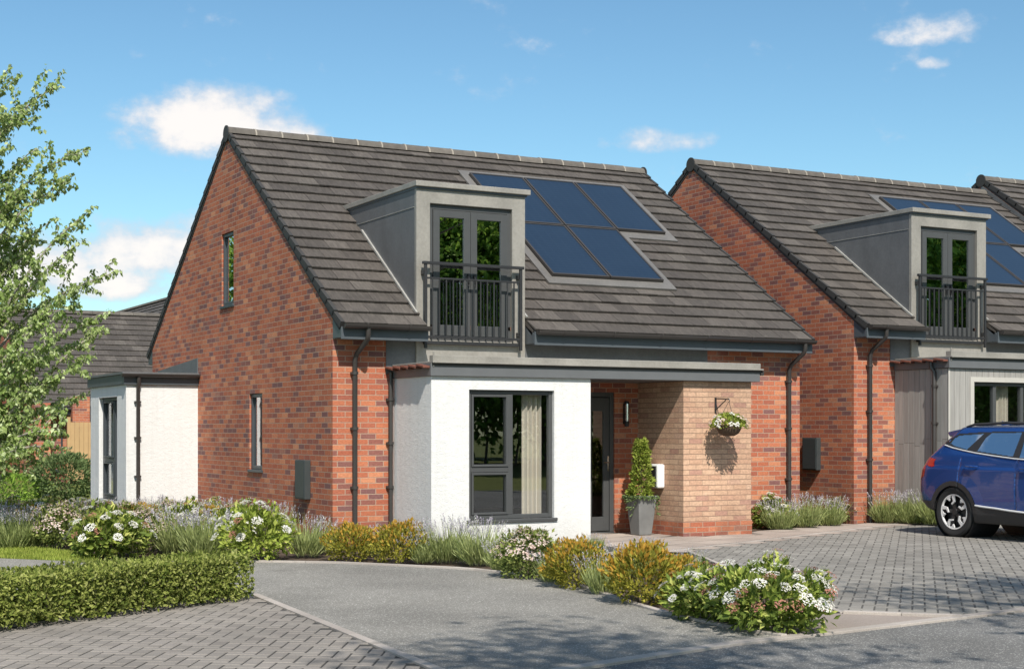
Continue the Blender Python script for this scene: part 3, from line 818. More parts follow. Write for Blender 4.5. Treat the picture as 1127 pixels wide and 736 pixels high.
# side extension of the first house
EX0, EY0, EY1 = -1.23, 6.22, 8.81
eb = bmesh.new()
slab(eb, rect(EX0, -.002, -.05, 2.29), [], 'y', EY0, EY0 + .12)
slab(eb, rect(EX0, -.002, -.05, 2.29), [], 'y', EY1 - .12, EY1)
slab(eb, [(EY0 + .12, -.05), (EY1 - .12, -.05), (EY1 - .12, 2.29), (EY0 + .12, 2.29)], [rect(6.84, 8.17, .31, 2.1)], 'x', EX0, EX0 + .12)
ext = bm_build(eb, 'extension', M['render'], H1)
er = MB(); er.box(EX0 - .05, -.003, EY0 - .05, EY1 + .05, 2.292, 2.46); er.build('extension_fascia', M['fascia'], ext, bevel=.005)
er = MB(); er.box(EX0 - .08, -.003, EY0 - .08, EY1 + .08, 2.462, 2.5); er.build('extension_roof', M['zinc_dark'], ext)
gg = MB(); gr = .06
prof = [(EY0 - .11 + gr * math.cos(math.pi + math.pi * k / 8), 2.47 + gr * math.sin(math.pi + math.pi * k / 8)) for k in range(9)]
gg.prism(prof, 'x', EX0 - .1, -.01); gg.build('gutter', M['gutter'], ext, smooth=True)
pm = MB(); pm.tube([(-1.04, EY0 - .1, 2.44), (-1.04, EY0 - .1, 2.32), (-1.04, EY0 - .05, 2.24), (-1.04, EY0 - .05, 0)], .034, 12)
for z in (2.0, 1.4, .75): pm.box(-1.1, -.99, EY0 - .06, EY0 - .001, z - .015, z + .015)
pm.build('downpipe', M['gutter'], ext, smooth=True)
fw = MB(); fw.prism([(6.2, 2.5), (8.75, 2.5), (8.75, 2.62), (6.2, 2.76)], 'x', -.014, -.003); fw.build('wall_flashing', M['zinc_dark'], ext)
win(H1, 'x', 6.845, 8.165, .315, 2.095, EX0 + .07, -1, (7.3,), ((7.3, 8.11, 1.0),), mat=M['frame_d'], name='extension_window', sillw=.04)
cu = MB(); cu.box(-1.0, -.98, 7.3, 7.42, .2, 2.2); cu.build('blind', M['curtain'], ext)
# charger and basket bracket are fixed to the pier
ev = MB(); ev.box(4.78, 4.908, -.72, -.48, .68, 1.03); evo = ev.build('vehicle_charger', M['white_pl'], H1, bevel=.025)
e2 = MB()
for z in (.77, .93): e2.lathe([(0, 0), (.055, 0), (.055, .012), (0, .012)], Matrix.Translation((4.772, -.6, z)) @ Matrix.Rotation(R(90), 4, 'Y'), 20)
e2.box(4.76, 4.779, -.68, -.52, .70, 1.0)
e2.build('socket_panel', M['black'], evo)
bk = MB(); bx_, by_ = 5.47, -1.18
bk.box(bx_ - .012, bx_ + .012, by_ - .02, by_ - .001, 1.78, 2.0); bk.tube([(bx_, by_ - .015, 1.985), (bx_, by_ - .33, 1.97)], .009, 8); bk.tube([(bx_, by_ - .015, 1.82), (bx_, by_ - .26, 1.96)], .008, 8)
bk.tube([(bx_, by_ - .33, 1.985), (bx_, by_ - .345, 1.95), (bx_, by_ - .33, 1.93)], .007, 8)
bk.build('bracket', M['rail'], H1)

H2, _ = make_house('brick house with grey boarded bay behind the blue car', (9.19, .07, .288), W=7.66, style='board', extras=False)
H3, _ = make_house('brick house at right edge with only its roof corner showing', (16.88, .14, .6), W=8.0, style='board', extras=False)
gs = MB(); gs.prism([(-ED, EZ - .7), (4.58, RZ - .7), (4.58, RZ - .16), (-ED, EZ - .16)], 'x', -.024, -.016); gs.build('gable_flashing', M['zinc_dark'], H3)

# ------------------------------------------------------------------ houses behind on the left
def far_house(label, x0, x1, y0, run, ze, zr, wall, overhang=.4, piers=(), wins=(), name='house', along='x'):
    H = thing(name, label, 'house', (x0, y0, 0))
    W = x1 - x0; w = MB(); w.prism([(0, -.1), (run * 2, -.1), (run * 2, ze - .05), (run, zr - .12), (0, ze - .05)], 'x', 0, W); w.build('wall', wall, H)
    pit = math.atan2(zr - ze, run); sl = run / math.cos(pit) + overhang
    m1 = Matrix.Translation((0, -overhang * math.cos(pit), ze - overhang * math.sin(pit))) @ Matrix.Rotation(pit, 4, 'X')
    m2 = Matrix.Translation((0, 2 * run, 0)) @ Matrix.Diagonal((1, -1, 1, 1)) @ m1
    t = MB(); n = round(sl / .34); g = sl / n
    for m in (m1, m2):
        for i in range(n):
            x = -.1 - (i % 2) * .17
            while x < W + .1:
                p, q = max(x, -.1), min(x + .332, W + .1)
                if q > p + .02:
                    j = rnd.uniform(-.003, .003)
                    t.hexa([m @ Vector(c) for c in ((p, i*g-.02, -.03), (q, i*g-.02, -.03), (q, (i+1)*g+.03, -.06), (p, (i+1)*g+.03, -.06), (p, i*g-.02, .03+j), (q, i*g-.02, .03+j), (q, (i+1)*g+.03, -.01+j), (p, (i+1)*g+.03, -.01+j))])
                x += .335
    rf = t.build('roof', M['tile'], H)
    rg = MB(); k = 0.0
    while k < W:
        pr = [(run + .13 * math.cos(math.pi * q / 8), zr - .02 + .12 * math.sin(math.pi * q / 8)) for q in range(9)]
        rg.prism(pr, 'x', k + .004, min(k + .45, W) - .004); k += .45
    rg.build('ridge_tiles', M['ridge'], rf, smooth=True)
    e = MB(); e.box(0, W, -overhang * .85, -overhang * .85 + .03, ze - overhang * .6 - .2, ze - overhang * .6); e.build('fascia', M['fascia'], H)
    gutter(H, 0, W, -overhang * .85 - .07, ze - overhang * .6 - .02)
    for (a, b, ya, zt) in piers:
        p = MB(); p.box(a, b, ya, ya + .45, -.1, zt); p.build('brick_pier', wall, H)
    for (a, b, za, zb) in wins:
        win(H, 'y', a, b, za, zb, -.03, -1, ((a + b) / 2,) if b - a > 1 else (), (), mat=M['frame_d'])
    return H
HB = far_house('brick bungalow with brick piers behind the birch tree', 1.1, 16, 26.8, 4.2, 2.62, 5.35, M['brick'], .75, ((-.2, .25, -1.5, 2.3), (1.0, 1.5, -.9, 2.5)), ((.45, .9, .3, 2.0), (2.0, 2.5, .4, 2.0), (4.6, 6.2, .5, 2.0)))
HD_ = far_house('low house with pale wall and tiled roof, far left behind the birch leaves', -14, .2, 30.5, 4.4, 2.5, 5.0, M['render'], .4, (), ((10.5, 12, .6, 2.0),))
# a third roof end-on behind the bungalow
HC = far_house('house roof rising end-on between bungalow and brick gable', 0, 16, 0, 4.6, 3.5, 6.9, M['brick'], .35)
HC.rotation_euler = (0, 0, R(90)); HC.location = (14.0, 35.5, 0)

# ------------------------------------------------------------------ plants
def rv(r=rnd): 
    while True:
        v = Vector((r.uniform(-1, 1), r.uniform(-1, 1), r.uniform(-1, 1)))
        if .05 < v.length < 1: return v.normalized()
class Leaves:
    def __init__(s): s.v = []; s.f = []
    def leaf(s, p, d, n, L, W, fold=.15):
        d = d.normalized(); a = d.cross(n)
        if a.length < 1e-4: a = d.cross(Vector((.3, .9, .2)))
        a.normalize(); n = a.cross(d)
        k = len(s.v)
        m = p + d * L * .45
        s.v += [tuple(p), tuple(m + a * W * .5 + n * W * fold), tuple(p + d * L - n * L * .08), tuple(m - a * W * .5 + n * W * fold)]
        s.f.append((k, k + 1, k + 2, k + 3))
    def build(s, name, mat, parent=None): return raw(name, s.v, s.f, mat, parent)

def bush(n, rx, rz, L, W, seed, base=.12, lump=.28, shell=.5, updir=.5, tips=0, zc=.5):
    """leaf positions spread in a lumpy dome; returns leaves, tip leaves and outer points"""
    r = random.Random(seed); off = Vector((r.uniform(0, 50), r.uniform(0, 50), 0))
    A, B, outer = Leaves(), Leaves(), []
    for i in range(n):
        d = rv(r)
        if d.z < -.9: d.z = -d.z
        lum = 1 + lump * (noise.noise(d * 2.2 + off)) + .12 * noise.noise(d * 6 + off)
        t = shell + (1 - shell) * math.sqrt(r.random())
        p = Vector((d.x * rx * lum * t, d.y * rx * lum * t, rz * zc + d.z * rz * (1 - zc if d.z > 0 else zc) * lum * t))
        p.z = max(p.z, .02)
        dr = (d + Vector((0, 0, updir)) + rv(r) * .75).normalized()
        nm = (d + Vector((0, 0, .6)) + rv(r) * .6)
        l = L * r.uniform(.7, 1.25)
        if tips and t > .86 and d.z > -.2 and r.random() < tips * (.5 + .7 * max(0, d.z)): B.leaf(p, dr, nm, l, W * l / L)
        else: A.leaf(p, dr, nm, l, W * l / L)
        if t > .93 and d.z > -.1: outer.append((p, d))
    return A, B, outer
def stems(parent, h, rr, n, seed, mat=None):
    r = random.Random(seed); mb = MB()
    for i in range(n):
        t = r.uniform(0, 6.28); e = Vector((math.cos(t) * rr * r.uniform(.3, .8), math.sin(t) * rr * r.uniform(.3, .8), h * r.uniform(.6, .85)))
        mb.tube([(e.x * .1, e.y * .1, -.02), (e.x * .5, e.y * .5, e.z * .55), e], [.008, .006, .003], 5)
    return mb.build('stem', mat or M['bark_d'], parent)
def head(A, p, d, r_, n, seed, sz=.014):
    """flat-topped flower head made of petals"""
    r = random.Random(seed); d = (d + Vector((0, 0, .8))).normalized()
    a = d.cross(Vector((0.2, 1, 0.1))).normalized(); b = a.cross(d)
    for i in range(n):
        t = r.uniform(0, 6.28); q = math.sqrt(r.random()) * r_
        c = p + a * math.cos(t) * q + b * math.sin(t) * q + d * (.02 + .02 * (1 - (q / r_) ** 2) + r.uniform(-.006, .006))
        A.leaf(c, (a * math.cos(t + 1) + b * math.sin(t + 1) + d * r.uniform(-.2, .4)), d, sz * r.uniform(.8, 1.3) * 1.3, sz, .05)

def gold_shrub(seed, n=2600, rx=.34, rz=.5):
    t = thing('golden_shrub', 'x', 'shrub')
    A, B, o = bush(n, rx, rz, .05, .024, seed, tips=.75, lump=.5, shell=.45, updir=.9)
    A.build('foliage', M['lf_gold'], t); B.build('orange_tips', M['lf_tip'], t); stems(t, rz, rx, 9, seed); return t
def viburnum(seed, n=1500, rx=.5, rz=.62, heads=40, mat='lf_dark', L=.1, W=.048, pink=.3, hr=.062):
    t = thing('viburnum', 'x', 'shrub')
    A, B, o = bush(n, rx, rz, L, W, seed, lump=.6, shell=.3, updir=.35)
    A.build('foliage', M[mat], t)
    r = random.Random(seed + 1); Wf, Pf = Leaves(), Leaves(); used = []
    r.shuffle(o)
    for p, d in o:
        if len(used) >= heads: break
        if all((p - q).length > .1 for q in used):
            used.append(p)
            if r.random() < pink: head(Pf, p + d * .045, d, hr * .75, 45, len(used) + seed, .014)
            else: head(Wf, p + d * .05, d, hr * r.uniform(.75, 1.1), 75, len(used) + seed, .016)
    Wf.build('white_flower_heads', M['fl_white'], t)
    if Pf.v: Pf.build('pink_flower_heads', M['fl_pink'], t)
    stems(t, rz, rx, 10, seed); return t
def abelia(seed, n=2300, rx=.34, rz=.52, mat='lf_mid'):
    t = thing('abelia_shrub', 'x', 'shrub')
    A, B, o = bush(n, rx, rz, .055, .027, seed, lump=.55, shell=.4, updir=.5)
    A.build('foliage', M[mat], t); Bf = Leaves(); r = random.Random(seed)
    for p, d in o:
        if r.random() < .55: head(Bf, p, d, .022, 7, r.randint(0, 9999), .02)
    Bf.build('blush_flowers', M['fl_blush'], t); stems(t, rz, rx, 9, seed); return t
def lavender(seed, rx=.3, h=.52, n=150, fl=True):
    t = thing('lavender', 'x', 'lavender'); r = random.Random(seed); A, Bf = Leaves(), Leaves(); sm = []
    vs, fs = [], []
    for i in range(n * 6):
        a = r.uniform(0, 6.28); q = math.sqrt(r.random())
        b = Vector((math.cos(a) * rx * q * .55, math.sin(a) * rx * q * .55, .0))
        d = Vector((math.cos(a) * q * .55 + r.uniform(-.25, .25), math.sin(a) * q * .55 + r.uniform(-.25, .25), 1)).normalized()
        s0 = b + d * h * r.uniform(.0, .4)
        A.leaf(s0, d + rv(r) * .3, rv(r), h * r.uniform(.18, .4), .012)
    for i in range(n):
        a = r.uniform(0, 6.28); q = math.sqrt(r.random())
        b = Vector((math.cos(a) * rx * q * .5, math.sin(a) * rx * q * .5, .02))
        d = Vector((math.cos(a) * q * .5 + r.uniform(-.18, .18), math.sin(a) * q * .5 + r.uniform(-.18, .18), 1)).normalized()
        L = h * r.uniform(.72, 1.08); e = b + d * L
        A.leaf(b, d, rv(r), L, .009, .05)
        if fl:
            if r.random() < .45: continue
            for k in range(7):
                c = e - d * (.075 * k / 7) 
                Bf.leaf(c, d + rv(r) * .8, rv(r), .02, .013)
    A.build('foliage', M['lf_lav'], t)
    if fl: Bf.build('flower_spikes', M['fl_lav'], t)
    return t

P = {}
P['g1'] = gold_shrub(11); P['g2'] = gold_shrub(12)
P['v1'] = viburnum(21, 2500, .60, .60, 80, hr=.08); P['v2'] = viburnum(22, 1500, .42, .55, 46); P['v3'] = viburnum(23, 1500, .42, .62, 24, 'lf_lime', .075, .04, .12)
P['a1'] = abelia(31); P['a2'] = abelia(32)
P['l1'] = lavender(41); P['l2'] = lavender(42, .34, .5, 170); P['l3'] = lavender(43, .26, .55, 110)
used = set()
def plant(key, u, v, sc, label, rz=None, group=None, z=-.015):
    p = at(u, v) if u > 30 or v > 30 else Vector((u, v, 0)); rz = rnd.uniform(0, 6.28) if rz is None else rz
    loc = (p.x, p.y, z)
    if key not in used:
        used.add(key); o = P[key]; o.location = loc; o.rotation_euler = (0, 0, rz); o.scale = (sc, sc, sc) if not isinstance(sc, tuple) else sc
        o['label'] = label
        if group: o['group'] = group
        elif 'group' in o.keys(): del o['group']
    else:
        o = dup(P[key], loc, rz, sc, label)
        if group: o['group'] = group
        elif 'group' in o.keys(): del o['group']
    return o
# bed in front of the bay and along the drive
plant('g1', 387, 616, .86, 'golden-leaved shrub below the downpipe at the brick corner')
plant('g2', 440, 618, .92, 'golden-leaved shrub below the shaded side of the white bay')
plant('l2', 492, 618, 1.05, 'lavender clump under the left part of the bay window')
plant('l1', 528, 621, 1.0, 'lavender clump under the middle of the bay window, beside blush-flowered shrub')
plant('l3', 338, 612, .95, 'lavender tuft by the brick gable, left of the golden shrubs')
plant('l1', 305, 592, .95, 'lavender stems against the brick gable below the meter box')
plant('a1', 582, 635, .95, 'green shrub with small blush flowers, under the right end of bay window')
plant('g2', 633, 646, .92, 'golden-leaved shrub between the blush-flowered shrub and grassy tuft')
plant('l3', 664, 653, .72, 'grassy lavender tuft squeezed between two golden shrubs by the drive')
plant('g1', 708, 663, 1.05, 'golden-leaved shrub beside the large white-flowered bush', 2.1)
plant('g2', 746, 655, .75, 'small golden shrub half behind the large white-flowered bush')
plant('v1', 847, 691, .80, 'large bush with white and pink flower heads at the kerb corner', .7)
plant('v2', 772, 680, .7, 'low dark shrub with pink flower heads at left foot of large white-flowered bush', 1.0)
plant('l2', 655, 604, .42, 'low ground plant at the paved path edge below the front door')
plant('l3', 358, 608, .8, 'thin lavender tuft just behind the left golden shrub')
plant('l1', 412, 611, .7, 'lavender tuft between the two golden shrubs at the brick corner')
plant('l3', 466, 619, .7, 'lavender tuft between the golden shrub and the bay window lavender')
plant('l2', 556, 628, .7, 'low lavender tuft at the left foot of the blush-flowered shrub under the bay')
plant('l3', 607, 640, .6, 'low lavender tuft between the blush-flowered shrub and the next golden shrub')
plant('l1', 680, 640, .75, 'lavender tuft behind the golden shrubs, near the path edge')
plant('l2', 790, 664, .7, 'lavender tuft behind the large white-flowered bush')
for (x, y, k, sc) in ((.55, -8.2, 'l1', .55), (.9, -7.5, 'l2', .5), (1.0, -6.6, 'a2', .5), (1.3, -5.7, 'l2', .55), (1.7, -4.9, 'a1', .5), (2.2, -4.3, 'l1', .55), (1.9, -5.6, 'l3', .5), (2.6, -3.9, 'l2', .45), (1.3, -7.9, 'l3', .45), (.5, -6.0, 'a2', .5)):
    plant(k, x, y, sc, ('low lavender' if k[0] == 'l' else 'low blush-flowered shrub') + ' behind the golden shrubs, along the edge of the block drive', group=('lavenders' if k[0] == 'l' else 'low shrubs') + ' along the block drive edge')
# bed right of the porch pier and by the second house
plant('v2', 850, 580, .8, 'white-flowered shrub beside the buff porch pier')
plant('l2', 858, 582, .95, 'lavender clump nearest the buff porch pier', group=None)
plant('l1', 885, 580, 1.0, 'lavender clump below the right-hand downpipe of first house')
plant('l2', 912, 578, .95, 'lavender clump below the second meter box')
plant('a2', 925, 574, .75, 'lime green shrub at the end of the lavender bed by second house corner')
plant('l1', 9.62, -.22, 1.0, 'lavender clump right of second house downpipe')
plant('l2', 9.92, -.5, 1.1, 'lavender clump in front of the grey boarded bay')
plant('l3', 9.98, -.95, 1.1, 'lavender clump just behind the blue car')
# deep bed on the left
gl = 'plants in the deep left flower bed'
plant('l2', 15, 603, 1.05, 'lavender clump at far left above the lawn strip', group=gl)
plant('l1', 38, 602, 1.0, 'lavender clump between far left edge and blush-flowered shrub', group=gl)
plant('a2', 70, 603, 1.05, 'blush-flowered shrub above the lawn end', group=gl)
plant('v2', 118, 613, 1.0, 'white-flowered dark bush overhanging the grey path', 2.5, group=gl)
plant('a1', 165, 607, 1.0, 'blush-flowered shrub right of the white-flowered dark bush', group=gl)
plant('l1', 196, 609, 1.12, 'lavender clump behind the hedge end, left one of a pair', group=gl)
plant('l2', 226, 611, 1.12, 'lavender clump behind the hedge end, right one of a pair', group=gl)
plant('v3', 283, 616, 1.0, 'lime-leaved bush with white flowers by the brick gable foot', group=gl)
plant('g1', 237, 592, .9, 'golden shrub behind the lavender, before the brick gable', group=gl)
plant('g2', 152, 589, .9, 'golden shrub below the extension downpipe', group=gl)
plant('g1', 30, 590, .85, 'golden shrub in the far left of the bed', group=gl)
plant('v2', 262, 600, .9, 'white-flowered shrub just left of the lime-leaved bush', group=gl)
same = 'mixed lavender and flowering shrubs crowded at the back of the left bed'
for k, (key, u, v, s) in enumerate([('v2', 8, 583, .75), ('v2', 52, 584, .8), ('l1', 90, 590, 1.0), ('a1', 92, 588, .9), ('v2', 97, 581, .7), ('l2', 125, 586, 1.0), ('a2', 136, 590, .9), ('l1', 172, 588, 1.05), ('a1', 188, 588, .9),
                     ('l2', 206, 588, 1.0), ('v2', 205, 592, .85), ('a2', 225, 586, .85), ('v2', 180, 581, .7), ('l1', 245, 588, 1.0), ('v2', 30, 578, .6), ('v2', 75, 577, .62), ('l2', 60, 592, .95), ('a2', 115, 579, .75), ('l2', 150, 577, .85), ('v2', 232, 580, .7), ('l1', -10, 595, 1.05), ('a1', 258, 590, .85)]):
    nm = {'v': 'white-flowered viburnum', 'l': 'lavender', 'a': 'blush-flowered shrub'}[key[0]]
    plant(key, u, v, s, nm + ' crowded among others at the back of the left bed', group=nm + 's at the back of the left bed')

# clipped hedge
def make_hedge():
    t = thing('hedge', 'low clipped yellow-green hedge along the block paving', 'hedge', (-3.24, -5.37, 0), R(207))
    A = Leaves(); r = random.Random(5); L, D, Hh = 8.0, .5, .41
    def pt():
        while True:
            p = Vector((r.uniform(0, L), r.uniform(-.08, D), r.uniform(.03, Hh)))
            e = min(p.y + .08, D - p.y, Hh - p.z, p.x)
            if e < .12 * r.random() + .015: return p
    for i in range(34000):
        p = pt()
        # rounded end and edges, slight waviness
        rn_ = min(p.x, .22)
        yc = (D - .08) / 2; k = math.sqrt(max(0, 1 - ((.22 - rn_) / .22) ** 2)) * .45 + .55
        p.y = yc + (p.y - yc) * k
        p += Vector((0, .025 * noise.noise(p * 2.0), .03 * noise.noise(p * 1.6 + Vector((9, 0, 0)))))
        out = Vector((-.6 if p.x < .12 else 0, (p.y - yc) / (D * .5), (p.z - .12) / .3))
        A.leaf(p, out * .5 + rv(r) + Vector((0, 0, .35)), out + rv(r) * .7 + Vector((0, 0, .4)), r.uniform(.03, .052), r.uniform(.018, .026))
    for i in range(9000):
        p = Vector((r.uniform(.1, L), r.uniform(.02, D - .18), r.uniform(.03, Hh - .06)))
        A.leaf(p, rv(r), rv(r), r.uniform(.06, .085), r.uniform(.04, .055))
    A.build('foliage', M['lf_hedge'], t)
    mb = MB()
    for i in range(70):
        x = r.uniform(.1, L); y = r.uniform(.05, D - .1); mb.tube([(x, y, 0), (x + r.uniform(-.05, .05), y, .18), (x + r.uniform(-.12, .12), y + r.uniform(-.1, .1), .36)], [.008, .006, .003], 5)
    mb.build('stem', M['bark_d'], t)
    return t
make_hedge()
# laurel hedge behind the extension
lt = thing('laurel_bush', 'rounded light green laurel bush behind the white extension', 'bush', tuple(at(72, 551)))
A, B, o = bush(4200, .72, 1.0, .085, .04, 77, lump=.2, shell=.6, updir=.3); A.build('foliage', M['lf_laurel'], lt); stems(lt, .7, .5, 8, 78)
lb = thing('box_hedge', 'dark low hedge far left in front of pale wall', 'hedge', tuple(at(8, 551)))
A, B, o = bush(2500, .9, .55, .08, .04, 79, lump=.1, shell=.75); A.build('foliage', M['lf_tree'], lb); stems(lb, .5, 1, 6, 80)
# timber gate by the bungalow
tg = thing('timber_gate', 'pale timber boarded gate beside the bungalow brick wall', 'gate', (1.95, 25.5, 0))
g = MB()
for i in range(8): g.box(i * .13, i * .13 + .122, 0, .02, .05, 1.75)
g.build('boards', M['wood'], tg)
g = MB(); g.box(-.09, 0, -.02, .07, 0, 1.9); g.box(1.04, 1.13, -.02, .07, 0, 1.9); g.build('post', M['wood'], tg)
g = MB(); g.box(0, 1.04, .021, .05, .35, .45); g.box(0, 1.04, .021, .05, 1.35, 1.45); g.build('rail', M['wood'], tg)

# grass blades on the lawn strip
def lawn_grass():
    A = Leaves(); r = random.Random(3)
    n = 0
    while n < 26000:
        p = Vector((r.uniform(-6.5, -3.1), r.uniform(-1.4, 6), -.012))
        if not inside((p.x, p.y), lawn_poly): continue
        n += 1
        A.leaf(p, Vector((r.uniform(-.5, .5), r.uniform(-.5, .5), 1)), rv(r), r.uniform(.03, .07), .008, 0)
    o = A.build('lawn_grass', M['lf_lime']); setp(o, 'short grass of the lawn strip between path and flower bed', 'grass', kind='stuff')
lawn_grass()

# birch at the left edge
def birch(loc):
    t = thing('birch_tree', 'slender birch tree with airy light green leaves at left edge', 'tree', loc)
    r = random.Random(14); tr = MB(); A = Leaves()
    Ht = 6.5
    def trunk(z): return Vector((.12 * math.sin(z * .5), .1 * math.sin(z * .7 + 1), z))
    tr.tube([trunk(z) for z in [Ht * k / 14 for k in range(15)]], [.085 * (1 - k / 15.5) for k in range(15)], 10)
    right = Vector((cs, -sn, 0)); fwd = Vector((sn, cs, 0))
    px = 86.0; u0 = CX + F * ((Vector(loc) - CAM).dot(right)) / ((Vector(loc) - CAM).dot(fwd)); dep = (Vector(loc) - CAM).dot(fwd)
    tips = [(12, 75), (64, 98), (30, 130), (98, 165), (72, 195), (105, 225), (60, 245), (132, 293), (88, 270), (50, 310), (112, 345), (122, 362), (104, 392), (70, 410), (90, 432), (60, 455), (76, 492), (35, 480), (20, 505), (40, 380), (30, 210), (20, 340), (85, 330), (45, 165), (95, 312), (25, 430), (60, 365), (70, 470), (15, 280), (84, 375)]
    ends = []
    for (u, v) in tips:
        d = dep + r.uniform(-.9, .9)
        p = Vector((CAM.x, CAM.y, 0)) + fwd * d + right * ((u - CX) / F * d); p.z = CAMH - (v - YH) / F * d
        ends.append(p - Vector(loc))
    for k in range(36):
        u, v = r.uniform(-70, 34), r.uniform(90, 520); d = dep + r.uniform(-.8, .8)
        p = Vector((CAM.x, CAM.y, 0)) + fwd * d + right * ((u - CX) / F * d); p.z = CAMH - (v - YH) / F * d
        ends.append(p - Vector(loc))
    for k in range(60):
        z = r.uniform(1.2, Ht - .35); a = r.uniform(0, 6.28); rad = (2.0 - .18 * abs(z - 3.5)) * r.uniform(.5, 1)
        e = Vector((math.cos(a) * rad, math.sin(a) * rad, z))
        if e.dot(right) < .75: ends.append(e)
    def twig(p0, p1, rad, lv):
        n = 7; pts = []
        sag = (p1 - p0).length * .12
        wob = rv(r) * .05
        for i in range(n):
            q = i / (n - 1); c = p0.lerp(p1, q); c.z += sag * math.sin(q * math.pi) * (.9 if lv == 0 else .3); c += wob * math.sin(q * 5)
            pts.append(c)
        tr.tube(pts, [rad * (1 - .8 * i / (n - 1)) for i in range(n)], 5, False)
        return pts
    def leaves(pts, start, dens):
        L = sum((pts[i + 1] - pts[i]).length for i in range(len(pts) - 1))
        for i in range(int(L * dens)):
            q = start + (1 - start) * r.random(); f = q * (len(pts) - 1); k = min(int(f), len(pts) - 2)
            c = pts[k].lerp(pts[k + 1], f - k) + rv(r) * .035
            dd = Vector((r.uniform(-.8, .8), r.uniform(-.8, .8), -.75)) + rv(r) * .5
            s = r.uniform(.046, .08)
            A.leaf(c, dd, rv(r) + Vector((0, 0, .7)), s, s * .72, .1)
    for e in ends:
        z0 = max(.9, e.z - (e.xy.length * r.uniform(.7, 1.05)) - .2); z0 = min(z0, Ht - .3)
        p0 = trunk(z0); pts = twig(p0, e, .018 + .008 * (1 - z0 / Ht), 0)
        leaves(pts, .3, 50)
        for j in range(9):
            f = r.uniform(.25, .95); k = min(int(f * 6), 5); b = pts[k].lerp(pts[k + 1], f * 6 - k)
            dr = ((e - p0).normalized() + rv(r) * .75); dr.z -= .1
            ln = r.uniform(.25, .62) * (1.1 - .5 * f)
            tp = twig(b, b + dr.normalized() * ln, .006, 1); leaves(tp, .1, 84)
    tr.build('trunk', M['bark'], t); A.build('crown', M['lf_birch'], t)
pb_ = at(-42, 603)
birch((pb_.x, pb_.y, -.02))

# garden trees standing on the other side of the road (mirrored in the windows, throwing the shade on the road)
def tree_proto(seed, Ht, rad, nleaf, lsz, z0f=.25, name='tree', sparse=0):
    t = thing(name, 'x', 'tree'); r = random.Random(seed); tr = MB(); A = Leaves(); bz = Ht * z0f
    tr.tube([(0, 0, 0), (.05, .03, Ht * .3), (-.05, .06, Ht * .6), (0, 0, Ht * .88)], [Ht * .02, Ht * .016, Ht * .009, .02], 10)
    cl = []
    for i in range(42):
        d = rv(r); q = r.uniform(.35, 1); z = bz + (Ht - bz) * (.5 + .5 * d.z * q)
        w = math.sqrt(max(.05, 1 - (2 * (z - bz) / (Ht - bz) - .9) ** 2))
        c = Vector((d.x * rad * q * w, d.y * rad * q * w, z)); cl.append(c)
        tr.tube([(0, 0, max(bz * .7, c.z - rad * .6)), (c.x * .5, c.y * .5, c.z - rad * .15), c], [.05, .03, .012], 6)
    for i in range(nleaf):
        c = cl[r.randrange(len(cl))]; d = rv(r); p = c + d * rad * .34 * r.random() ** .5
        s = lsz * r.uniform(.7, 1.3); A.leaf(p, d + rv(r), d + rv(r) * .6 + Vector((0, 0, .5)), s, s * .6)
    tr.build('trunk', M['bark_d'], t); A.build('crown', M['lf_tree'], t); return t
T1 = tree_proto(51, 14, 5.0, 15000, .36, .06); T2 = tree_proto(52, 11.5, 4.4, 13000, .34, .05)
spots = [(14, -42), (20, -46), (25.5, -41), (31, -48), (36, -43), (42, -50), (48, -46), (9, -50), (17, -58), (28, -60), (54, -52), (62, -48)]
for i, (x, y) in enumerate(spots):
    s = rnd.uniform(1.05, 1.3) if i not in (6, 10, 11) else 1.45; src = (T1, T2)[i % 2]; lab = 'leafy garden tree across the road, mirrored in the house windows'
    if i < 2: o = src; o.location = (x, y, -.05); o.scale = (s,) * 3; o['label'] = lab; o['group'] = 'trees across the road'
    else: dup(src, (x, y, -.05), rnd.uniform(0, 6), s, lab, 'trees across the road')
for i, (x, y, s) in enumerate([(-9, 27, .7), (-12, 33, .8), (-7.5, 38, .75)]):
    dup((T1, T2)[i % 2], (x, y, -.05), rnd.uniform(0, 6), s, 'leafy tree left of the houses, mirrored in the gable window', 'trees mirrored in the gable windows')
S1 = tree_proto(61, 9.5, 2.2, 3600, .13, .52, 'street_tree')
S1['label'] = 'street tree whose leafy shadow falls across the drive and road'; S1['group'] = 'street trees across the road'
S1.location = (-4.2, -17.2, -.05)
dup(S1, (1.2, -16.7, -.05), 2.0, 1.05, S1['label'], S1['group'])
dup(S1, (9.5, -18.5, -.05), 1.0, 1.05, S1['label'], S1['group'])

def tall_hedge():
    t = thing('tall_hedge', 'long uneven tall hedge beyond the lawn across the road, mirrored in the bay window', 'hedge', (8, -40, -.05))
    r = random.Random(91); A = Leaves()
    for i in range(16000):
        x = r.uniform(0, 66); h = 4.2 + 1.2 * noise.noise(Vector((x * .25, 3, 0))) + .5 * noise.noise(Vector((x * 1.1, 9, 0)))
        p = Vector((x, r.uniform(-.9, .9), h * math.sqrt(r.random()))); A.leaf(p, rv(r) + Vector((0, 0, .4)), rv(r) + Vector((0, .6, .3)), r.uniform(.25, .5), .24)
    A.build('foliage', M['lf_tree'], t)
    mb = MB()
    for k in range(44): mb.tube([(k * 1.5 + .4, 0, 0), (k * 1.5 + .5, .1, 1.2), (k * 1.5 + .3, 0, 2.6)], [.06, .04, .015], 6)
    mb.build('stem', M['bark_d'], t)
tall_hedge()
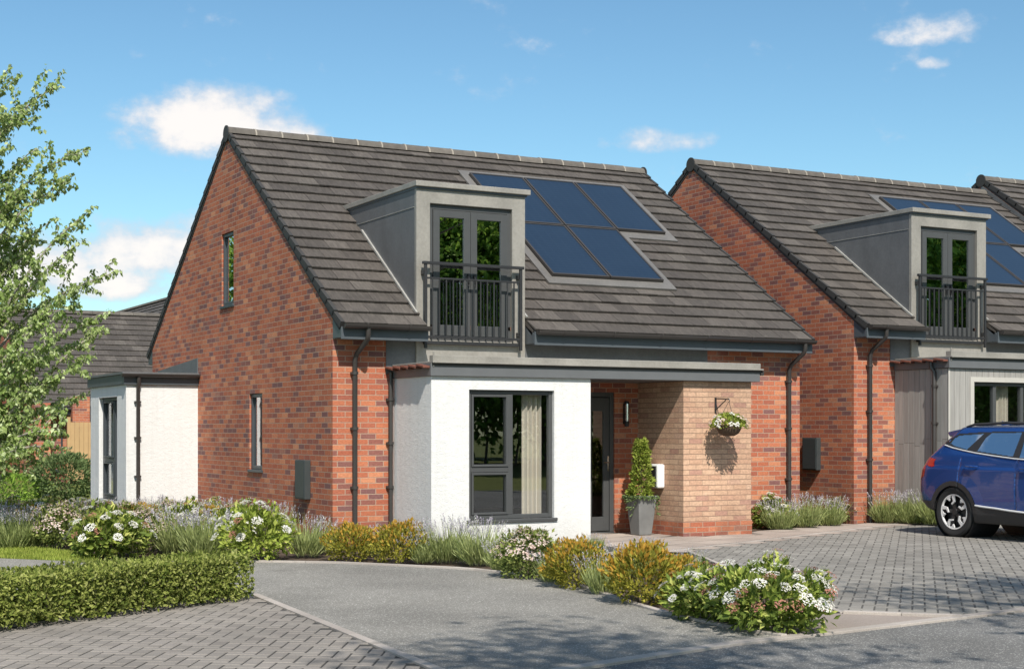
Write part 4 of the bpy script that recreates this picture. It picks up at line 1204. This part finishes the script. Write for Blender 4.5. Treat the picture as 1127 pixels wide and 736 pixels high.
# planter, conifer, hanging basket
pp_ = at(706, 587); pl = thing('planter', 'tall tapered grey stone planter beside the front door', 'planter', (4.57, -.6, .004), R(3))
q = MB(); a, b = .11, .165; zt = .54
q.hexa([(-a,-a,0),(a,-a,0),(a,a,0),(-a,a,0),(-b,-b,zt),(b,-b,zt),(b,b,zt),(-b,b,zt)])
M['stone'] = plain('grey_stone', (.17, .17, .168), .7, var=.35, scale=5, bump=.2)
q.build('pot', M['stone'], pl, bevel=.012)
q = MB(); b2 = b + .012
for (x0, x1, y0, y1) in ((-b2, b2, -b2, -b2 + .04), (-b2, b2, b2 - .04, b2), (-b2, -b2 + .04, -b2 + .04, b2 - .04), (b2 - .04, b2, -b2 + .04, b2 - .04)): q.box(x0, x1, y0, y1, zt + .001, zt + .03)
q.build('rim', M['stone'], pl, bevel=.006)
q = MB(); q.box(-b + .03, b - .03, -b + .03, b - .03, zt + .001, zt + .012); q.build('soil', M['soil'], pl)
cf = thing('potted_conifer', 'bright green upright conifer growing in the grey planter', 'plant', (4.57, -.6, .55))
r = random.Random(8); A = Leaves()
for i in range(1900):
    z = r.random() ** 1.1 * .82; rad = .165 * (1 - z / .9) ** .5 ; an0 = r.uniform(0, 6.28); rad *= 1 + .55 * noise.noise(Vector((math.cos(an0) * 1.3, math.sin(an0) * 1.3, z * 7))) ; an = an0
    qd = .45 + .55 * math.sqrt(r.random()); d = Vector((math.cos(an), math.sin(an), .5))
    A.leaf(Vector((math.cos(an) * rad * qd, math.sin(an) * rad * qd, z + .02)), d + rv(r) * .8, d + rv(r) * .7, r.uniform(.04, .08), .03)
A.build('foliage', M['lf_lime'], cf)
A = Leaves()
for i in range(420):
    an = r.uniform(0, 6.28); rr_ = .17 + r.uniform(0, .03); z = .03 - r.random() ** 2 * (.05 + .26 * max(0, math.sin(an * 2.5)))
    c = Vector((max(-.18, min(.18, math.cos(an) * .25)), max(-.18, min(.18, math.sin(an) * .25)), z)); A.leaf(c, Vector((math.cos(an), math.sin(an), -.6)) + rv(r) * .5, rv(r), .05, .024)
A.build('trailing_leaves', M['lf_laurel'], cf)
q = MB(); q.tube([(0, 0, 0), (0, 0, .6)], .012, 8); q.build('trunk', M['bark_d'], cf)
hb = thing('hanging_basket', 'hanging flower basket on black bracket of the buff brick pier', 'basket', (5.47, -1.51, 1.9))
q = MB(); q.lathe([(.0, -.46), (.08, -.455), (.14, -.42), (.175, -.36), (.185, -.3), (.17, -.3), (.0, -.32)], n=18); q.build('basket', plain('coir_liner', (.085, .055, .035), .95, var=.5, scale=30, bump=.8), hb, smooth=True)
q = MB()
for k in range(3):
    an = 2.1 * k + .4; q.tube([(0, 0, .04), (math.cos(an) * .178, math.sin(an) * .178, -.3)], .0035, 5)
q.build('chain', M['rail'], hb)
A, Wf, Pf = Leaves(), Leaves(), Leaves()
for i in range(900):
    d = rv(r); d.z = abs(d.z) * .9 - .25; p = Vector((d.x * .235, d.y * .235, -.28 + d.z * .17)) * (.8 + .3 * r.random()); p.z = min(p.z, -.1); A.leaf(p, d + rv(r) * .8, d + rv(r) * .5, .05, .026)
for i in range(34):
    d = rv(r); d.z = abs(d.z) * .9 - .3; p = Vector((d.x * .26, d.y * .26, -.26 + d.z * .19)); head(Pf if r.random() < .22 else Wf, p, d, .022, 9, i, .026)
A.build('foliage', M['lf_lime'], hb); Wf.build('white_flowers', M['fl_white'], hb); Pf.build('pink_flowers', M['fl_blush'], hb)
#CARHERE
# ------------------------------------------------------------------ parked car
import numpy as np
def paint():
    t = NT('blue_car_paint'); n_ = t.noise(t.coord(), 900, 1, .5)
    c = t.mix(n_, (.012, .060, .245), (.019, .08, .32))
    return t.done(t.bsdf(c, .24, .5, .5, None, 1.0, .015))
M['paint'] = paint()
M['clad'] = plain('black_cladding', (.03, .03, .032), .55, var=.1, bump=.05)
M['tyre'] = plain('tyre_rubber', (.018, .018, .019), .8, var=.2, bump=.15)
M['alloy'] = plain('machined_alloy', (.72, .72, .73), .4, .25, var=.03)
M['tail'] = plain('red_lamp', (.35, .015, .012), .12, 0, .6, coat=1)
M['lampclear'] = plain('clear_lamp', (.55, .56, .58), .1, .3, .6, coat=1)
M['seat'] = plain('grey_seat', (.10, .10, .105), .8)
M['headliner'] = plain('pale_headliner', (.45, .44, .42), .9)
def smooth_curve(xs, ys, rad=.05):
    X_ = np.linspace(xs[0] - .5, xs[-1] + .5, 2400); Y_ = np.interp(X_, xs, ys)
    k = max(1, int(rad / (X_[1] - X_[0]))); ker = np.hanning(2 * k + 3); ker /= ker.sum()
    Yp = np.pad(Y_, k + 1, mode='edge'); Y2 = np.convolve(Yp, ker, mode='valid')
    return lambda q: float(np.interp(q, X_, Y2))
f_w = smooth_curve([.2, .24, .34, .55, .72, .86, .97, 1.01, 1.08, 1.16, 1.5, 1.545, 1.56], [.83, .88, .915, .93, .935, .928, .922, .90, .885, .862, .70, .66, .62], .035)
f_r = smooth_curve([.2, .32, .40, .5, .62, .8, .95, 1.05, 1.12, 1.17, 1.3, 1.44, 1.56], [.55, .42, .16, .05, .02, .02, .05, .10, .15, .20, .34, .50, .62], .03)
f_f = smooth_curve([.2, .3, .4, .75, .88, .95, 1.0, 1.04, 1.07, 1.12, 1.3, 1.5, 1.56], [4.2, 4.38, 4.46, 4.46, 4.40, 4.25, 3.95, 3.6, 3.35, 3.2, 2.85, 2.45, 2.3], .02)
ZS = [.22 + .01 * i for i in range(135)]
NA, NS_, NB = 26, 330, 26
def car_pt(z, s):
    """s index over the half outline; returns (L, w, zone)"""
    W = f_w(z); Lr = f_r(z); Lf = f_f(z); a = .36; b = .75 if z < .95 else .45
    a = min(a, (Lf - Lr) * .3); b = min(b, (Lf - Lr) * .35)
    if s < NA:
        th = math.pi / 2 * s / NA; p = 2 / 3.2
        L = Lr + a * (1 - math.cos(th) ** p); w = W * math.sin(th) ** p if s else 0.0
    elif s <= NA + NS_:
        L = Lr + a + (Lf - b - Lr - a) * (s - NA) / NS_; w = W
    else:
        th = math.pi / 2 * (NA + NS_ + NB - s) / NB; p = 2 / 2.7
        L = Lf - b * (1 - math.cos(th) ** p); w = W * math.sin(th) ** p if s < NA + NS_ + NB else 0.0
    if L < 1.5: w *= 1 - .05 * ((1.5 - L) / 1.5) ** 2
    if L > 3.0: w *= 1 - .04 * ((L - 3.0) / 1.5) ** 2
    # press line above the rear arch and flared arches
    for ax in (.9, 3.58):
        dd = math.hypot(L - ax, z - .345)
        if z > .2 and dd < .62 and w > .6: w += .012 * max(0, 1 - abs(dd - .45) / .16)
    return L, w
WB = ((.9, .345), (3.58, .345))
def pin(p, poly): return inside(p, poly)
QW = [(.60, 1.365), (.84, 1.452), (1.285, 1.478), (1.06, 1.25), (.80, 1.298)]
DW = [(1.265, 1.232), (1.34, 1.42), (1.42, 1.487), (1.97, 1.497), (1.95, 1.165)]
FW = [(2.05, 1.497), (2.07, 1.155), (3.0, 1.12), (2.98, 1.15), (2.62, 1.40), (2.36, 1.495)]
BK = [(.52, 1.345), (.80, 1.475), (1.3, 1.503), (2.0, 1.515), (2.4, 1.512), (2.66, 1.43), (3.08, 1.13), (3.08, 1.10), (2.0, 1.145), (1.25, 1.215), (.98, 1.252), (.78, 1.283)]
CH = [(.55, 1.335), (.78, 1.283), (.98, 1.252), (1.25, 1.215), (2.0, 1.145), (3.1, 1.10), (3.1, 1.083), (2.0, 1.127), (1.25, 1.196), (.98, 1.232), (.78, 1.263), (.55, 1.315)]
TLP = [(-.1, 1.12), (.24, 1.155), (.47, 1.11), (.49, 1.0), (.42, .99), (.32, 1.03), (.3, .86), (.2, .80), (-.1, 1.0)]
def kind_of(L, z, w, W, s):
    for i, (ax, az_) in enumerate(WB):
        d = math.hypot(L - ax, z - az_)
        if w > .55 and d < .385: return None
    side = w > W * .80
    if z > 1.10 and s < NA and w < W * .82 and z < 1.47: return 'rear_window'
    if z > 1.115 and s > NA + NS_ * .5 and w < W * .86 and z < 1.5 and L > 2.3: return 'windscreen'
    if side:
        if pin((L, z), QW): return 'quarter_window'
        if pin((L, z), DW): return 'door_window'
        if pin((L, z), FW): return 'front_window'
        if pin((L, z), CH): return 'pillar'
        if pin((L, z), BK): return 'pillar'
    if L < .5 and pin((L, z), TLP): return 'tail_light'
    if z < .2 + .32: 
        if L < .55 and z < .50 : return 'clad'
        if L > 4.0 and z < .42: return 'clad'
    if w > .55 and any(math.hypot(L - ax, z - az_) < .455 for ax, az_ in WB): return 'clad'
    zc = .46 - .045 * max(0, min(1.0, (L - 1.3) / .9))
    if 1.2 < L < 3.3 and z < zc + .013:
        return 'clad'
    if L > 3.95 and .74 < z < .86 and w > .45: return 'headlight'
    if L > 4.3 and .48 < z < .70 and w < .7: return 'clad'
    return 'body'
car = thing('parked_car', 'blue SUV with black wheel arches parked on the grey block drive', 'car', (9.19, -2.17, 0))
def build_car():
    NC = NA + NS_ + NB + 1
    rows = []
    for z in ZS:
        W = f_w(z); rows.append([(car_pt(z, s) + (z, W)) for s in range(NC)])
    # roof cap
    top = rows[-1]; NR_ = 14
    for k in range(1, NR_ + 1):
        q = k / NR_; rr = []
        for (L, w, z, W) in top:
            rr.append((L + (min(max(L, .80), 2.2) - L) * q, w * (1 - q), 1.56 + .052 * math.sqrt(max(0, 1 - (1 - q) ** 2)) * (1 - .25 * abs(L - 1.5)), .62))
        rows.append(rr)
    faces = {}
    for i in range(len(rows) - 1):
        for s in range(NC - 1):
            a, b, c, d = rows[i][s], rows[i][s + 1], rows[i + 1][s + 1], rows[i + 1][s]
            L = (a[0] + b[0] + c[0] + d[0]) / 4; w = (a[1] + b[1] + c[1] + d[1]) / 4; z = (a[2] + b[2] + c[2] + d[2]) / 4
            kd = kind_of(L, z, w, a[3], s) if i < len(ZS) - 1 else 'body'
            if kd is None: continue
            faces.setdefault(kd, []).append((i, s))
    def emit(fl, sides=(1, -1), off=0.0):
        vs, fs, ix = [], [], {}
        for sg in sides:
            for (i, s) in fl:
                q = []
                for (ii, ss) in ((i, s), (i, s + 1), (i + 1, s + 1), (i + 1, s)):
                    key = (sg, ii, ss)
                    if key not in ix:
                        L, w, z, W = rows[ii][ss]
                        # door shut lines
                        g = 0.0
                        if w > .6 and ii < 100 and .42 < z < 1.13 and any(abs(L - x) < .0065 for x in (1.0 + .0, 2.06, 3.12)) : g = -.012
                        ix[key] = len(vs); vs.append((-sg * (w + off + g), -L, z))
                    q.append(ix[key])
                if len(set(q)) > 2: fs.append(tuple(q) if sg < 0 else tuple(q[::-1]))
        return vs, fs
    def part(name, fl, mat, sides=(1, -1), off=0.0, thick=0.0):
        vs, fs = emit(fl, sides, off)
        o = raw(name, vs, fs, mat, car)
        bm = bmesh.new(); bm.from_mesh(o.data); bmesh.ops.remove_doubles(bm, verts=bm.verts, dist=.0005); bmesh.ops.recalc_face_normals(bm, faces=bm.faces); bm.to_mesh(o.data); bm.free()
        o.data.polygons.foreach_set('use_smooth', [True] * len(o.data.polygons))
        if thick:
            m = o.modifiers.new('Solidify', 'SOLIDIFY'); m.thickness = thick; m.offset = -1 if off <= 0 else 1
        return o
    body = part('body', faces['body'], M['paint'])
    part('cladding', faces['clad'], M['clad'], off=.006)
    part('pillar_trim', faces['pillar'], M['black'])
    def wat(L, z):
        w = f_w(z)
        if L < 1.5: w *= 1 - .05 * ((1.5 - L) / 1.5) ** 2
        if L > 3.0: w *= 1 - .04 * ((L - 3.0) / 1.5) ** 2
        return w
    for line, rad in (([(.60, 1.313), (.78, 1.273), (.98, 1.242), (1.25, 1.206), (1.6, 1.170), (2.0, 1.136), (3.0, 1.094)], .009), ([(1.33, .47), (1.45, .458), (1.7, .445), (1.95, .425), (2.2, .412), (3.14, .412)], .014)):
        for sg in (1, -1):
            tb = MB(); pts = []
            for (La, za), (Lb, zb) in zip(line, line[1:]):
                for k in range(6):
                    q = k / 6; L = La + (Lb - La) * q; z = za + (zb - za) * q; pts.append((-sg * (wat(L, z) + .008), -L, z))
            tb.tube(pts, rad, 8); tb.build('chrome_strip', M['alloy'], car, smooth=True)
    for nm in ('quarter_window', 'door_window', 'front_window'):
        for sg in (1, -1): part(nm, faces[nm], M['carglass'], (sg,), -.003)
    part('rear_window', faces['rear_window'], M['carglass']); part('windscreen', faces['windscreen'], M['carglass'])
    for sg in (1, -1):
        part('tail_light', faces['tail_light'], M['tail'], (sg,), .004); part('headlight', faces['headlight'], M['lampclear'], (sg,), .004)
build_car()
def car_mb(name, mb, mat, **k): return mb.build(name, mat, car, **k)
sp_ = MB()
sp_.hexa([(-.55, -.45, 1.43), (.55, -.45, 1.43), (.64, -.95, 1.44), (-.64, -.95, 1.44), (-.56, -.42, 1.50), (.56, -.42, 1.50), (.61, -.95, 1.58), (-.61, -.95, 1.58)])
car_mb('spoiler', sp_, M['paint'], bevel=.02, smooth=True)
for sx in (-1, 1):
    rr_ = MB(); rr_.tube([(sx * .60, -.85, 1.575), (sx * .605, -1.0, 1.605), (sx * .61, -1.6, 1.63), (sx * .60, -2.25, 1.61), (sx * .58, -2.45, 1.57)], [.012, .02, .02, .02, .012], 8); car_mb('roof_rail', rr_, M['clad'], smooth=True)
    for L0 in (1.14, 2.14):
        h_ = MB(); z = 1.02 - .015 * (L0 - 1.14)
        h_.tube([(sx * .925, -L0, z), (sx * .95, -L0 - .03, z + .004), (sx * .952, -L0 - .12, z), (sx * .95, -L0 - .2, z - .004), (sx * .925, -L0 - .23, z - .004)], [.012, .015, .017, .015, .012], 8); car_mb('door_handle', h_, M['paint'], smooth=True)
    m_ = MB(); m_.hexa([(sx * .86, -3.0, 1.14), (sx * 1.08, -2.98, 1.13), (sx * 1.06, -3.12, 1.13), (sx * .86, -3.1, 1.14), (sx * .86, -3.0, 1.2), (sx * 1.07, -2.98, 1.27), (sx * 1.04, -3.1, 1.25), (sx * .86, -3.1, 1.2)]); car_mb('wing_mirror', m_, M['paint'], bevel=.02)
fn = MB(); fn.hexa([(-.025, -.95, 1.6), (.025, -.95, 1.6), (.02, -1.15, 1.605), (-.02, -1.15, 1.605), (-.006, -.95, 1.66), (.006, -.95, 1.66), (.004, -1.12, 1.615), (-.004, -1.12, 1.615)]); car_mb('roof_aerial', fn, M['paint'])
fl_ = MB(); fl_.box(-.74, .74, -3.95, -.55, .26, .40); fl_.box(-.6, .6, -2.6, -.75, 1.525, 1.54); car_mb('floor', fl_, M['black'])
hl = MB(); hl.box(-.6, .6, -2.3, -.85, 1.515, 1.523); car_mb('headliner', hl, M['headliner'])
for (sx, L0) in ((-.38, 1.55), (.38, 1.55), (-.38, 2.5), (.38, 2.5)):
    s_ = MB(); s_.hexa([(sx - .24, -L0 + .12, .5), (sx + .24, -L0 + .12, .5), (sx + .24, -L0 - .05, .5), (sx - .24, -L0 - .05, .5), (sx - .2, -L0 + .3, 1.12), (sx + .2, -L0 + .3, 1.12), (sx + .2, -L0 + .2, 1.12), (sx - .2, -L0 + .2, 1.12)])
    s_.box(sx - .24, sx + .24, -L0 - .5, -L0 - .06, .4, .6); s_.box(sx - .11, sx + .11, -L0 + .2, -L0 + .3, 1.16, 1.36); s_.box(sx - .02, sx + .02, -L0 + .235, -L0 + .265, 1.11, 1.17); car_mb('seat', s_, M['seat'], bevel=.04)
def wheel(sx, L0):
    base = Matrix.Translation((sx * .80, -L0, .36)) @ Matrix.Rotation(R(90) * sx, 4, 'Y')
    t = MB(); t.lathe([(.245, -.10), (.285, -.115), (.325, -.118), (.352, -.10), (.36, -.07), (.36, .07), (.352, .10), (.325, .118), (.285, .115), (.25, .10), (.245, .09)], base, 64)
    tb = car_mb('wheel', t, M['tyre'], smooth=True)
    g = MB()
    for k in range(72):
        mt = base @ Matrix.Rotation(2 * math.pi * k / 72, 4, 'Z')
        g.obox(mt, .3585, .3625, -.007, .007, -.09, -.01); g.obox(mt @ Matrix.Rotation(.04, 4, 'Z'), .3585, .3625, -.007, .007, .01, .09)
    g.build('tread', M['tyre'], tb)
    d = MB(); d.lathe([(.246, -.09), (.24, .0), (.10, .035), (0, .04)], base, 48); d.lathe([(.0, .092), (.045, .09), (.05, .08), (.05, .04)], base, 24)
    for k in range(5):
        mt = base @ Matrix.Rotation(2 * math.pi * k / 5 + .2, 4, 'Z')
        d.hexa([mt @ Vector(c) for c in ((.04, -.035, .05), (.235, -.02, .06), (.235, .03, .06), (.04, .035, .05), (.04, -.03, .08), (.235, -.012, .09), (.235, .022, .09), (.04, .03, .08))])
    d.build('hub', M['black'], tb, smooth=True)
    a = MB(); a.lathe([(.252, .098), (.252, .108), (.236, .106), (.232, .09), (.24, .07)], base, 64)
    for k in range(5):
        mt = base @ Matrix.Rotation(2 * math.pi * k / 5 + .2, 4, 'Z')
        for pl_ in ([(.235, -.055), (.225, .0), (.155, -.012), (.125, .03), (.105, .022), (.14, -.045)], [(.236, .03), (.225, .085), (.20, .10), (.165, .06), (.185, .045), (.20, .055), (.215, .03)]):
            n_ = len(pl_); vs = [mt @ Vector((x, y, zz)) for zz in (.085, .104) for (x, y) in pl_]
            a.add(vs, [tuple(range(n_)), tuple(range(n_, 2 * n_))] + [(i, (i + 1) % n_, n_ + (i + 1) % n_, n_ + i) for i in range(n_)])
    a.build('rim', M['alloy'], tb)
    wl = MB(); c2 = Matrix.Translation((sx * .60, -L0, .345)) @ Matrix.Rotation(R(90) * sx, 4, 'Y')
    wl.lathe([(.0, -.25), (.384, -.25), (.384, .30)], c2, 40); car_mb('wheel_arch_liner', wl, M['black'])
for sx in (-1, 1):
    for L0 in (.9, 3.58): wheel(sx, L0)
#CAREND
# ------------------------------------------------------------------ world, sun, camera
w = bpy.data.worlds.new('World'); scene.world = w; w.use_nodes = True
n, l = w.node_tree.nodes, w.node_tree.links; n.clear()
SUND = Vector((.23, .77, -.86)).normalized()
sky = n.new('ShaderNodeTexSky'); sky.sky_type = 'NISHITA'; sky.sun_disc = False
sky.sun_elevation = math.asin(-SUND.z); sky.sun_rotation = R(196.6); sky.altitude = 0; sky.air_density = 1.0; sky.dust_density = .8; sky.ozone_density = 1.3
bg = n.new('ShaderNodeBackground'); bg.inputs[1].default_value = 1.13; tint = n.new('ShaderNodeMix'); tint.data_type = 'RGBA'; tint.blend_type = 'MULTIPLY'; tint.inputs[0].default_value = 1; tint.inputs[7].default_value = (.096, .116, .113, 1); gm = n.new('ShaderNodeGamma'); gm.inputs[1].default_value = 1.2; l.new(sky.outputs[0], tint.inputs[6]); l.new(tint.outputs[2], gm.inputs[0]); l.new(gm.outputs[0], bg.inputs[0])
def wm(op, a, b=None, c=None, clamp=False):
    nd = n.new('ShaderNodeMath'); nd.operation = op; nd.use_clamp = clamp
    for i, x in enumerate((a, b, c)):
        if x is None: continue
        if isinstance(x, (int, float)): nd.inputs[i].default_value = x
        else: l.new(x, nd.inputs[i])
    return nd.outputs[0]
tc = n.new('ShaderNodeTexCoord'); sp = n.new('ShaderNodeSeparateXYZ'); l.new(tc.outputs['Generated'], sp.inputs[0])
az = wm('ARCTAN2', sp.outputs[0], sp.outputs[1]); el = wm('ARCSINE', sp.outputs[2])
cc = n.new('ShaderNodeCombineXYZ'); l.new(wm('MULTIPLY', az, 1.0), cc.inputs[0]); l.new(wm('MULTIPLY', el, 1.35), cc.inputs[1])
def wnoise(scale, detail, rough, dz=0.0):
    nd = n.new('ShaderNodeTexNoise'); nd.inputs['Scale'].default_value = scale; nd.inputs['Detail'].default_value = detail; nd.inputs['Roughness'].default_value = rough
    ad = n.new('ShaderNodeVectorMath'); ad.inputs[1].default_value = (dz, dz * .3, dz); l.new(cc.outputs[0], ad.inputs[0]); l.new(ad.outputs[0], nd.inputs['Vector'])
    return nd.outputs[0]
n1, n2 = wnoise(22, 9, .58, 1.7), wnoise(60, 6, .6, 4.0)
def azel(u, v):
    d = ray(u, v).normalized(); return math.atan2(d.x, d.y), math.asin(d.z)
clouds = [(240, 135, 118, 52, 1.5), (300, 150, 80, 44, 1.2), (190, 155, 75, 32, .9), (168, 278, 135, 52, 1.5), (40, 300, 150, 55, 1.5), (120, 314, 120, 32, 1.2), (715, 157, 70, 19, .85), (1050, 33, 72, 22, .62), (1000, 42, 40, 12, .4), (1028, 71, 17, 8, .4), (130, 130, 30, 10, .22),
          (-500, 150, 300, 60, .8), (-900, 60, 260, 70, .8), (1700, 120, 300, 50, .7), (2300, 40, 260, 60, .7)]
tot = None
for (u, v, su, sv, k) in clouds:
    a0, e0 = azel(u, v); a1, _ = azel(u + su, v); _, e1 = azel(u, v - sv)
    dx = wm('DIVIDE', wm('SUBTRACT', az, a0), abs(a1 - a0)); dy = wm('DIVIDE', wm('SUBTRACT', el, e0), abs(e1 - e0))
    # flatter underneath: squeeze the lower half
    dy = wm('MULTIPLY', dy, wm('ADD', 1.0, wm('MULTIPLY', wm('LESS_THAN', dy, 0.0), .5)))
    q = wm('SUBTRACT', 1.0, wm('ADD', wm('MULTIPLY', dx, dx), wm('MULTIPLY', dy, dy)))
    q = wm('MULTIPLY', wm('MAXIMUM', q, -1.5), k)
    tot = q if tot is None else wm('MAXIMUM', tot, q)
for (a0, e0, sa, se, k) in ((-85, 20, 34, 12, 1.3), (-60, 34, 26, 9, 1.0), (-150, 24, 40, 12, 1.0), (150, 30, 40, 14, 1.0), (100, 22, 30, 10, 1.0)):  # unseen cloud banks, added to brighten the reflections in the car
    dx = wm('DIVIDE', wm('SUBTRACT', az, R(a0)), R(sa)); dy = wm('DIVIDE', wm('SUBTRACT', el, R(e0)), R(se))
    tot = wm('MAXIMUM', tot, wm('MULTIPLY', wm('MAXIMUM', wm('SUBTRACT', 1.0, wm('ADD', wm('MULTIPLY', dx, dx), wm('MULTIPLY', dy, dy))), -1.5), k))
dens = wm('ADD', wm('MULTIPLY', tot, .8), wm('MULTIPLY', wm('SUBTRACT', n1, .5), 2.6))
dens = wm('ADD', dens, wm('MULTIPLY', wm('SUBTRACT', n2, .5), .9))
def wmap(v, a, b, c, d):
    nd = n.new('ShaderNodeMapRange'); nd.interpolation_type = 'SMOOTHSTEP'; l.new(v, nd.inputs[0])
    for i, x in enumerate((a, b, c, d)): nd.inputs[i + 1].default_value = x
    return nd.outputs[0]
mask = wmap(dens, .0, .95, 0, .94)
shade = wmap(wm('ADD', dens, wm('MULTIPLY', wm('SUBTRACT', n1, .5), 1.0)), .2, 1.3, 0, 1)
ccol = n.new('ShaderNodeMix'); ccol.data_type = 'RGBA'; l.new(shade, ccol.inputs[0])
ccol.inputs[6].default_value = (.55, .61, .70, 1); ccol.inputs[7].default_value = (.90, .85, .81, 1)
cb = n.new('ShaderNodeBackground'); l.new(ccol.outputs[2], cb.inputs[0]); cb.inputs[1].default_value = .95
ms = n.new('ShaderNodeMixShader'); l.new(mask, ms.inputs[0]); l.new(bg.outputs[0], ms.inputs[1]); l.new(cb.outputs[0], ms.inputs[2])
wo = n.new('ShaderNodeOutputWorld'); l.new(ms.outputs[0], wo.inputs[0])

sd = bpy.data.lights.new('sun', 'SUN'); sd.energy = 4.9; sd.angle = R(.6); sd.color = (1, .94, .84)
so = bpy.data.objects.new('sun', sd); COL.objects.link(so); so.rotation_euler = SUND.to_track_quat('-Z', 'Y').to_euler(); so.location = (-10, -40, 40)

cd = bpy.data.cameras.new('camera'); co = bpy.data.objects.new('camera', cd); COL.objects.link(co)
cd.sensor_width = 36; cd.lens = F / 1127 * 36; cd.shift_y = (YH - 368) / 1127; cd.shift_x = 0
cd.clip_start = .1; cd.clip_end = 2000
co.location = CAM; co.rotation_euler = (R(90), 0, -YAW)
scene.camera = co
vs_ = scene.view_settings
vs_.view_transform = 'Standard'; vs_.look = 'None'; vs_.gamma = 1; vs_.exposure = 0.30; vs_.use_curve_mapping = False
scene.cycles.max_bounces = 8; scene.cycles.transparent_max_bounces = 12
